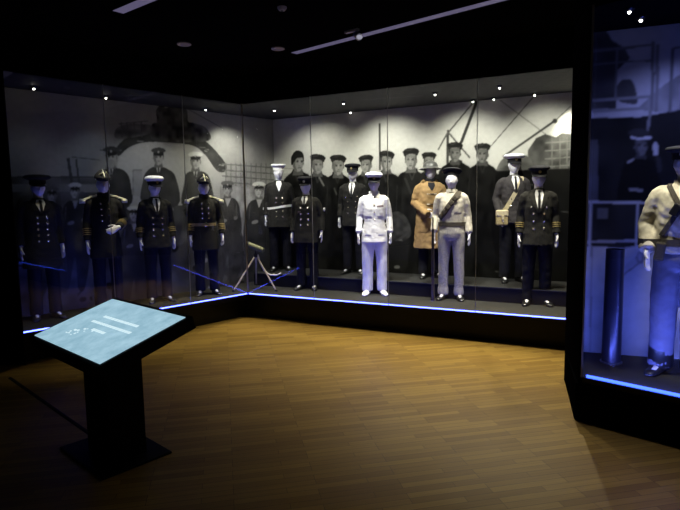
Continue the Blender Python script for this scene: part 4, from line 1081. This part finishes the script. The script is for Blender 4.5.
# screen centre, solved for the photo's four screen corners
kcz = kz; kxy = np.array([-1.489 + (.815 - .8) / .05 * .093, 3.41 - (.815 - .8) / .05 * .213]) * S
sw, sdp = .975 * S * .98, .56 * S * .98
bcx = np.array([-1.462, 3.357]) * S
kio = tag(empty('information_kiosk', (*bcx, 0), KY), 'black kiosk with a tilted glowing pale-blue screen, standing on the wood floor', 'kiosk')
MB().box((0, 0, .007), (.648, .47, .014)).build('base_plate', M['black'], kio, bevel=.003)
rel = np.array([[math.cos(-KY), -math.sin(-KY)], [math.sin(-KY), math.cos(-KY)]]) @ (kxy - bcx)
rotk = Matrix.Rotation(TILT, 3, 'X'); ctr = Vector((rel[0], rel[1], kcz))
def kp(a, b, c): return ctr + rotk @ Vector((a, b, c))
colw, cold = .40, .24
cb = MB()
def ctop(x, y): # underside of the head above (x,y)
    t = (y - rel[1]); return kcz + math.tan(TILT) * t - .075
cb.loft([[(x, y, .014) for x, y in ((-.135, -cold / 2), (colw / 2, -cold / 2), (colw / 2, cold / 2), (-.135, cold / 2))], [(x, y, ctop(x, y)) for x, y in ((-.135, -cold / 2), (colw / 2, -cold / 2), (colw / 2, cold / 2), (-.135, cold / 2))]])
cb.build('column', M['black'], kio)
hd = MB(); HW, HD = sw / 2 + .032, sdp / 2 + .032
hd.add([kp(a * HW, b * HD, c) for c in (-.085, 0) for a, b in ((-1, -1), (1, -1), (1, 1), (-1, 1))], [(3, 2, 1, 0), (4, 5, 6, 7), (0, 1, 5, 4), (1, 2, 6, 5), (2, 3, 7, 6), (3, 0, 4, 7)])
hd.build('screen_housing', M['black'], kio, bevel=.004)
scr = MB().box((0, 0, 0), (sw, sdp, .004)).build('screen', M['screen'], kio); scr.location = kp(0, 0, .002); scr.rotation_euler = (TILT, 0, 0)
for s0_, s1_, t_, hgt in ((.29, .765, .645, .040), (.265, .82, .515, .040), (.42, .61, .39, .040)):
    q = MB(); x = s0_
    while x < s1_ - .01:
        w = min(.018 + .03 * rnd.random(), s1_ - x)
        q.box(((x + w / 2 - .5) * sw, (t_ - .5) * sdp, .0028), (w * sw, hgt * sdp * .95, .0012)); x += w + .006
    q.build('text_line', M['text'], scr)
q = MB()
for k in range(16):
    q.box(((.18 + .14 * rnd.random() + .012 * k - .5) * sw, (.18 + .012 * k + .05 * rnd.random() - .5) * sdp, .0028), (.006 + .022 * rnd.random(), .006 + .01 * rnd.random(), .0012))
q.build('small_print', M['text'], scr)

# low black strip on the floor
c0, c1 = on_z(10, 378, 0), on_z(90, 434, 0); d = (c1 - c0)[:2]; ln = np.linalg.norm(d); d /= ln; n = np.array([-d[1], d[0]])
w = .017; e1 = c1[:2]
cc = MB().add([(*(c0[:2] + n * w), 0), (*(c0[:2] + n * w * .4), .007), (*(c0[:2] - n * w * .4), .007), (*(c0[:2] - n * w), 0), (*(e1 + n * w), 0), (*(e1 + n * w * .4), .007), (*(e1 - n * w * .4), .007), (*(e1 - n * w), 0)],
              [(0, 1, 2, 3), (7, 6, 5, 4), (0, 4, 5, 1), (1, 5, 6, 2), (2, 6, 7, 3), (3, 7, 4, 0)]).build('floor_strip', M['floorstrip'])
tag(cc, 'low black strip running across the floor to the kiosk', 'cable cover')

# ================================================================ CEILING FITTINGS
def slot(p, q, w, label):
    a, b = on_z(*p, CEIL)[:2], on_z(*q, CEIL)[:2]; d = (b - a) / np.linalg.norm(b - a); n = np.array([-d[1], d[0]])
    o = tag(empty('slot_light', (*((a + b) / 2), CEIL), math.atan2(d[1], d[0])), label, 'ceiling light', 'dimmed slot lights'); L_ = np.linalg.norm(b - a)
    fr = MB()
    for s in (-1, 1): fr.box((0, s * (w / 2 + .006), -.004), (L_ + .024, .012, .008)); fr.box((s * (L_ / 2 + .006), 0, -.004), (.012, w, .008))
    fr.build('frame', M['black_matt'], o); MB().box((0, 0, -.006), (L_, w, .010)).build('diffuser', M['slot'], o)
slot((294, 52.5), (520, -6.5), .09, 'long dim violet slot light in the ceiling above the corner showcase')
slot((118, 11), (190, -19), .10, 'dim slot light at the top left of the ceiling')
for (px, py), lab in (((184, 43.5), 'left of the two round pale ceiling speakers'), ((278, 48), 'right of the two round pale ceiling speakers, near the long slot light')):
    p = on_z(px, py, CEIL); o = tag(empty('ceiling_speaker', tuple(p)), lab, 'speaker', 'ceiling speakers')
    MB().lathe([(.055, -.001), (.075, -.001), (.077, -.012), (.068, -.016), (.055, -.010)], n=28).build('rim', M['speaker'], o, smooth=40)
    MB().lathe([(.001, -.001), (.058, -.001), (.058, -.009), (.001, -.013)], n=28).build('grille', M['speaker'], o, smooth=40)
p = on_z(355, 29, CEIL); o = tag(empty('spotlight', tuple(p), R(-40)), 'small white ceiling spotlight on a bracket beside the long slot light', 'spotlight')
MB().box((-.04, 0, -.012), (.17, .045, .024)).build('mounting_plate', M['speaker'], o, bevel=.004)
MB().tube([(.03, 0, -.02), (.03, 0, -.055)], .009, 10).build('stem', M['speaker'], o)
MB().tube([(.0, .01, -.05), (.055, -.02, -.085), (.075, -.03, -.098)], [.03, .034, .036], 18).build('lamp_head', M['speaker'], o, smooth=40)
MB().ell((.080, -.032, -.101), (.030, .030, .022), 16, 10).build('lens', emit('dim_spot_lens', (.5, .5, .62), .6), o, smooth=180)
p = on_z(282, 7, CEIL); o = tag(empty('smoke_detector', tuple(p)), 'tiny smoke detector at the top of the ceiling', 'smoke detector')
MB().lathe([(.001, 0), (.042, 0), (.042, -.012), (.028, -.03), (.001, -.034)], n=24).build('housing', M['speaker'], o, smooth=40)
MB().lathe([(.001, -.033), (.012, -.033), (.01, -.038), (.001, -.038)], n=12).build('test_button', M['gunmetal'], o, smooth=40)

# ================================================================ LIGHT
WARM = (1, .90, .68)
def spot(p, z, tgt, energy, size=60, blend=.7, c=WARM, rad=.03):
    l = bpy.data.lights.new('spot', 'SPOT'); l.energy = energy; l.spot_size = R(size); l.spot_blend = blend; l.color = c; l.shadow_soft_size = rad
    o = bpy.data.objects.new('spot_lamp', l); col.objects.link(o); o.location = (p[0], p[1], z)
    o.rotation_euler = (Vector(tgt) - o.location).to_track_quat('-Z', 'Y').to_euler(); return o
#--LIGHT--
ZL = SOF - .03
def t3(p, z): return (p[0], p[1], z)
# downlights: light the deck and spill through the glass onto the floor
for u, e in ((.05, 85), (.9, 130), (1.9, 200), (2.9, 250), (3.75, 260)):
    spot(pb(u * S, .42 * S), ZL, t3(pb(u * S, -.20), 0), e, 74 if u < .5 else (82 if u < 1 else 92), 1)
    spot(pb(u * S, .16 * S), ZL, t3(pb(u * S, .02), 0), 170, 42, 1)
# beams on the mannequins from just behind the glass
for px, v, zt, e in ((375, .66, 1.15, 270), (454, .70, 1.3, 170), (536, .75, 1.3, 70), (308, .68, 1.3, 60), (430, 1.2, 1.3, 150), (354, 1.22, 1.5, 70), (512, 1.22, 1.5, 90), (281, 1.1, 1.5, 80)):
    q = along(px, 290, v * S, pb, zt); b = np.array(q[:2]) - NB * (v * S - .14)
    spot(b, ZL, q, e, 34, .7, (1, .97, .9))
# wall washers on the sailors' mural
for u, e in ((.4, 72), (1.5, 120), (2.6, 110), (3.6, 80)):
    spot(pb(u * S, .55 * S), ZL, t3(pb(u * S, DEPB), 1.75), e, 100, .9, (1, .97, .86))
spot(pb(3.85 * S, 1.15 * S), ZL, t3(pb(3.9 * S, DEPB), 2.35), 95, 60, .9, (1, .95, .8))
# left wing, dimmer towards its end
for u, e, k in ((.2, 60, 26), (.9, 70, 22), (1.55, 70, 9), (2.3, 60, 3)):
    spot(pl(u * S, .16 * S), ZL, t3(pl(u * S, .04), 0), e, 44, 1)
    spot(pl(u * S, .12 * S), ZL, t3(pl(u * S, DEPL), 1.5), k, 80, .9, (1, .97, .85) if u < .5 else ((.93, .95, 1) if u < 1.2 else (.6, .72, 1)))
spot(pl(-.15 * S, .3 * S), ZL, t3(pl(-.45 * S, DEPL), 1.8), 95, 95, 1, (1, .97, .88))
for px, v, e in ((160, .52, 40), (208, .47, 70), (110, .55, 70)):
    q = along(px, 290, v * S, pl, 1.4); b = np.array(q[:2]) - NL * (v * S - .25)
    spot(b, ZL, q, e, 26, .6)
# near showcase: one white spot, blue flood from the canopy and light from the blue line
spot(pr(.2 * S, .12 * S), ZL, t3(p13, PH + 1.25), 170, 30, .8, (1, .95, .8))
spot(pr(.75, .35), ZL, t3(pr(.3, .75), 1.2), 62, 110, .8, (.33, .37, 1))
spot(pr(.9, .3), ZL, t3(pr(.75, -.5), 0), 70, 95, 1)
# the light lines also throw their blue upward over the deck
def strip(f, u0, u1, e, c, n):
    a, b = f(u0, .036), f(u1, .036)
    l = bpy.data.lights.new('led', 'AREA'); l.shape = 'RECTANGLE'; L_ = np.linalg.norm(b - a); l.size = L_; l.size_y = .012; l.energy = e; l.color = c
    o = bpy.data.objects.new('led_strip_lamp', l); col.objects.link(o); m_ = (a + b) / 2; o.location = (m_[0], m_[1], PH + .012)
    d = (b - a) / L_; x = Vector((d[0], d[1], 0)); zz = -Vector((n[0] * .8, n[1] * .8, 1)).normalized(); y = zz.cross(x).normalized(); zz = x.cross(y)
    o.rotation_euler = Matrix((x, y, zz)).transposed().to_euler()
strip(pb, .05, LENB - .02, 10, (.13, .15, 1), NB)
strip(pl, .05, LENL - .02, 10, (.11, .15, 1), NL)
strip(pr, .03, RL - .02, 60, (.12, .17, 1), NR)
#--END LIGHT--
w = bpy.data.worlds.new('world'); sc.world = w; w.use_nodes = True
w.node_tree.nodes['Background'].inputs[0].default_value = (.95, .88, 1, 1)
w.node_tree.nodes['Background'].inputs[1].default_value = .007

# ================================================================ CAMERA
cam = bpy.data.cameras.new('camera'); co = bpy.data.objects.new('camera', cam); col.objects.link(co)
cam.sensor_fit = 'HORIZONTAL'; cam.sensor_width = 36; cam.lens = 36 * FPX / 680; cam.clip_start = .05
mw = Matrix.Identity(4)
for i in range(3):
    mw[i][0], mw[i][1], mw[i][2] = CR[i], CU[i], -fw[i]
mw[2][3] = EYE
co.matrix_world = mw
sc.camera = co
sc.view_settings.view_transform = 'Standard'; sc.view_settings.look = 'None'; sc.view_settings.exposure = 0; sc.view_settings.gamma = 1
try: sc.view_settings.use_curve_mapping = False
except Exception: pass
sc.cycles.transparent_max_bounces = 24; sc.cycles.max_bounces = 8
sc.cycles.use_denoising = True
sc.cycles.sample_clamp_indirect = 4
